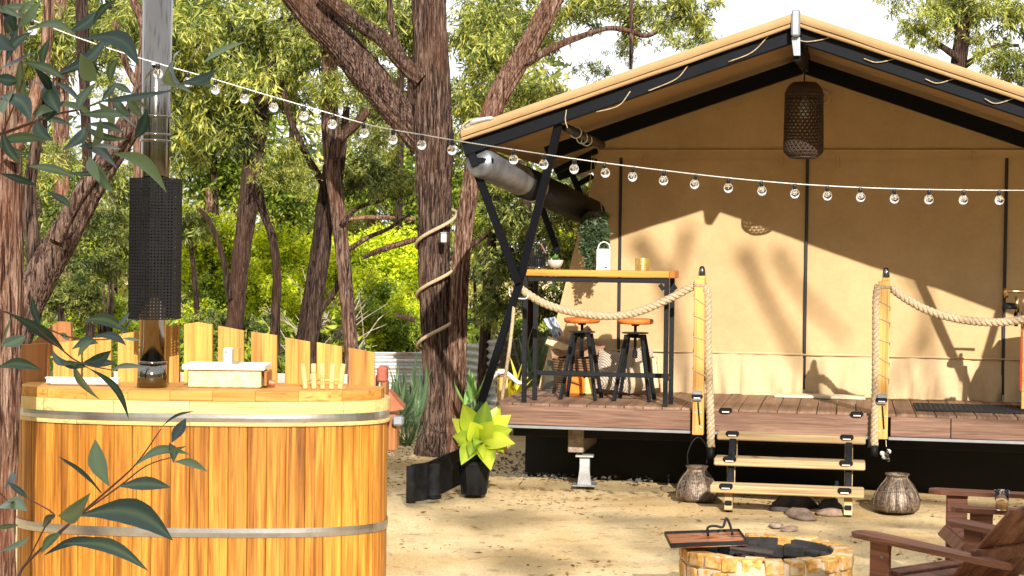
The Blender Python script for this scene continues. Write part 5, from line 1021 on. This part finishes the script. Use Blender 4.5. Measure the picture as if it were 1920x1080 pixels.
# rope wound round the big trunk
q = thing('trunk_rope', 'pale thin rope spiralling up the trunk of the big tree', 'rope', at(818, 600, 15.8)); O_ = q.location; pts = []
for t in np.linspace(-.25, 3.05, 150):
    k = math.floor(t); f = t-k; y = 400+k*94+(f/.5*62 if f < .5 else 62+(f-.5)/.5*32); cx_ = 818+t*1.5
    a = math.pi*(f/.5) if f < .5 else math.pi*(1+(f-.5)/.5); c = at(cx_, y, 15.8); R_ = .190; pts.append(c+Vector((R_*math.cos(a), -R_*1.05*math.sin(a), 0))-O_)
MB().tube(pts, .017, 7).build('rope_coil', M['rope'], q, True)
q = thing('tree_lamp', 'small pale lamp fixed on the trunk of the big tree', 'lamp', at(832, 446, 15.45)); MB().cbox((0, 0, 0), (.05, .03, .08), .006).build('body', M['white'], q); MB().cbox((0, 0, .045), (.06, .04, .012), .003).build('top', M['grey_head'], q); MB().beam((0, .015, 0), (0, .10, 0), .02, .02).build('bracket', M['grey_head'], q)

# leaf litter and gravel
def litter():
    n = 9000; x = rng.uniform(-1.6, 4.5, n); y = 9+rng.random(n)**.8*8; w = np.array([noise.noise(Vector((a*1.1, b*.8, 3))) for a, b in zip(x, y)]); keep = (w+rng.normal(size=n)*.22) > .36; keep |= (np.hypot(x-1.2-(y-12.4)*.2, (y-12.7)*1.5) < 1.2) & (rng.random(n) < .25); keep |= (x < -.3) & (y > 13) & (rng.random(n) < .8); x, y = x[keep], y[keep]; n = len(x)
    z = np.array([ground_z(a, b) for a, b in zip(x, y)])+.006; ax = rng.normal(size=(n, 3)); ax[:, 2] *= .12
    o = place('leaf_litter', leaves_mesh('leaf_litter', np.stack([x, y, z], 1), ax, rng.uniform(.02, .07, n), rng.uniform(.006, .016, n), M['litter'], .1)); o['kind'] = 'stuff'; o['label'] = 'dry leaf litter scattered on the sandy ground'
litter()
gv = MB()
for k in range(700):
    c = T(random.uniform(-1.7, -.2), random.uniform(.7, 2.6), 0); c.z = .008; s = random.uniform(.01, .028); o_ = [c+Vector((random.uniform(-1, 1), random.uniform(-1, 1), random.uniform(-.3, 1)))*s for _ in range(5)]; gv.add(o_, [[0, 1, 2], [1, 3, 2], [0, 2, 4], [2, 3, 4], [0, 4, 1], [1, 4, 3]])
o = gv.build('gravel', M['gravel']); o['kind'] = 'stuff'; o['label'] = 'loose gravel under the left end of the deck'

# ------------------------------------------------------------------ near gum leaves in the shade
def gum_spray(label, twigs, leaves, Y, extra=0):
    P0 = at(*twigs[0][0][:2], Y); r = thing('gum_branch', label, 'branch', P0, 0, 'gum branches close to the viewer')
    for tw in twigs:
        pts = [at(x, y, Y+.012*i) for i, (x, y, w) in enumerate(tw)]; MB().tube([p-P0 for p in smooth_path(pts, 4)], list(np.interp(np.linspace(0, 1, 4*(len(tw)-1)+1), np.linspace(0, 1, len(tw)), [w*.5*Y/F for _, _, w in tw])), 8).build('twig', M['twig'], r, True)
    for k in range(extra):
        tw = random.choice(twigs); i = random.randrange(len(tw)-1); f = random.random(); x0, y0 = (tw[i][j]*(1-f)+tw[i+1][j]*f for j in (0, 1)); a = random.uniform(-2.9, 2.6); l_ = random.uniform(38, 85); leaves = leaves+[((x0, y0), (x0+l_*math.cos(a), y0+l_*math.sin(a)*.8), random.uniform(12, 19), random.uniform(-.15, .15))]
    for (x0, y0), (x1, y1), w, bend in leaves:
        w *= 1.12; x1, y1 = x0+(x1-x0)*1.14, y0+(y1-y0)*1.14; yy = Y+random.uniform(-.10, .10); a, b = at(x0, y0, Y)-P0, at(x1, y1, yy)-P0; nr = Vector((random.uniform(-.5, .5), -1, random.uniform(.1, .9)))
        blade(r, a, b, w*1.1*Y/F, (random.uniform(-.02, .05), bend), 'nearleaf', nr, 'leaf', (.06, .45, .85, 1., .86, .5, .04), .18, 12)
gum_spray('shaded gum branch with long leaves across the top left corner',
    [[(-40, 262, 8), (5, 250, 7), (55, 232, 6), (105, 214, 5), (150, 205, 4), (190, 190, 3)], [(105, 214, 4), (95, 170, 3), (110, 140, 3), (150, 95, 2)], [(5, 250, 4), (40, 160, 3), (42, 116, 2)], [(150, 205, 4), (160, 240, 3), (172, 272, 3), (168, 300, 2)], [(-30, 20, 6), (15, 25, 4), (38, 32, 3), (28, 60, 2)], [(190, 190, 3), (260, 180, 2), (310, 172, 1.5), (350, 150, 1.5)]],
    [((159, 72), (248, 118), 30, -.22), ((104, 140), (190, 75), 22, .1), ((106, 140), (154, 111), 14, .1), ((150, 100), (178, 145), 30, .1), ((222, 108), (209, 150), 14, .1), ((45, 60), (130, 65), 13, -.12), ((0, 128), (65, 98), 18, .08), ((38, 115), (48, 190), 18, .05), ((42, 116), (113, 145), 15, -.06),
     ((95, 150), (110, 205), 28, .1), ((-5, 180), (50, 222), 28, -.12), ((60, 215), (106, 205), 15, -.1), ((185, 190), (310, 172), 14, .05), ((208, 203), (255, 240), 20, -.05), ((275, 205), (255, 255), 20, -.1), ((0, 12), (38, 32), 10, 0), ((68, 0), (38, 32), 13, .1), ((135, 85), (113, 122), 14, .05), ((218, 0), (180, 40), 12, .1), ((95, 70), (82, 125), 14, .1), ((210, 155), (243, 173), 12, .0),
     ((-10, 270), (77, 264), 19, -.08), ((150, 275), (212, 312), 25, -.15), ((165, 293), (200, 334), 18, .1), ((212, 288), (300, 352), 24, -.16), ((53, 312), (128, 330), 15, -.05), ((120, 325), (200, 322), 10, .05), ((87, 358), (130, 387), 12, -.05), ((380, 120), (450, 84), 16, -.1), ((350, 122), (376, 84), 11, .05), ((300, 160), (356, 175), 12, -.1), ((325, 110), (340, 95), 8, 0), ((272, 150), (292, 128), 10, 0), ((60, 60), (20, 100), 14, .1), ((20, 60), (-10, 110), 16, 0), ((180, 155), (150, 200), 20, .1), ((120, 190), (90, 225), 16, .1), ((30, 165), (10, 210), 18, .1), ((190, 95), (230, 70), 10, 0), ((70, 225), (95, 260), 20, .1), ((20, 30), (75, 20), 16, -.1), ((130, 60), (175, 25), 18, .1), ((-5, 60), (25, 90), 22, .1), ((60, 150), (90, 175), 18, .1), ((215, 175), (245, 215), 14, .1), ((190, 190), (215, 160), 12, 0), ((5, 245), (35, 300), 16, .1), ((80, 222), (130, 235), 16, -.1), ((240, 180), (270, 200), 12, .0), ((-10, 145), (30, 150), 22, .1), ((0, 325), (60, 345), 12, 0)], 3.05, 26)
gum_spray('shaded gum twig with leaves in front of the tub rim at the left',
    [[(-30, 575, 4), (20, 588, 4), (60, 610, 3.5), (108, 649, 3), (150, 680, 3), (210, 694, 2)], [(88, 616, 3), (130, 632, 3), (180, 637, 2.5), (226, 634, 2)], [(150, 680, 2.5), (165, 690, 2)]],
    [((19, 589), (108, 649), 19, -.06), ((60, 556), (75, 605), 13, .05), ((158, 600), (229, 620), 20, -.12), ((0, 648), (42, 632), 22, .05), ((-5, 690), (67, 693), 17, -.08), ((176, 630), (229, 645), 14, -.1), ((135, 655), (178, 645), 20, -.2), ((158, 678), (202, 660), 19, .15), ((210, 692), (270, 690), 16, -.06), ((138, 682), (182, 742), 26, .05), ((165, 690), (232, 774), 11, -.14), ((230, 635), (258, 637), 7, 0), ((178, 636), (150, 665), 10, .1), ((220, 615), (240, 590), 8, 0), ((110, 625), (128, 635), 10, 0), ((0, 655), (20, 600), 10, 0)], 3.1, 5)
gum_spray('shaded gum sprig rising in front of the tub staves',
    [[(20, 1110, 6), (35, 1080, 6), (50, 1056, 5.5), (112, 997, 5), (201, 920, 4), (255, 870, 3), (302, 804, 2.2)], [(112, 1000, 4), (148, 967, 4), (225, 911, 3.2), (275, 873, 2.5), (330, 855, 2)], [(50, 1056, 3), (86, 985, 3), (101, 964, 3), (53, 935, 2)], [(-30, 905, 4), (-5, 920, 3), (15, 940, 2)], [(190, 924, 2.5), (160, 893, 2.2), (119, 864, 1.5)]],
    [((204, 911), (182, 835), 28, -.08), ((222, 912), (308, 914), 24, -.05), ((148, 967), (302, 1007), 42, -.14), ((110, 967), (162, 930), 28, .12), ((77, 1038), (112, 1003), 17, -.1), ((83, 1041), (190, 1018), 15, -.1), ((120, 1020), (258, 1064), 27, -.12), ((190, 923), (119, 864), 7, .05), ((255, 872), (345, 855), 20, -.2), ((322, 830), (345, 790), 19, .0), ((326, 866), (381, 882), 13, -.05), ((302, 802), (358, 775), 5, -.08), ((104, 965), (83, 985), 17, 0), ((53, 935), (20, 908), 11, 0), ((53, 935), (15, 942), 12, .1), ((-8, 955), (44, 958), 25, -.08), ((8, 917), (19, 888), 12, .1), ((0, 1034), (48, 1010), 12, .05), ((310, 850), (345, 838), 6, 0), ((325, 868), (318, 835), 14, .1), ((-10, 990), (30, 985), 8, 0)], 2.9)
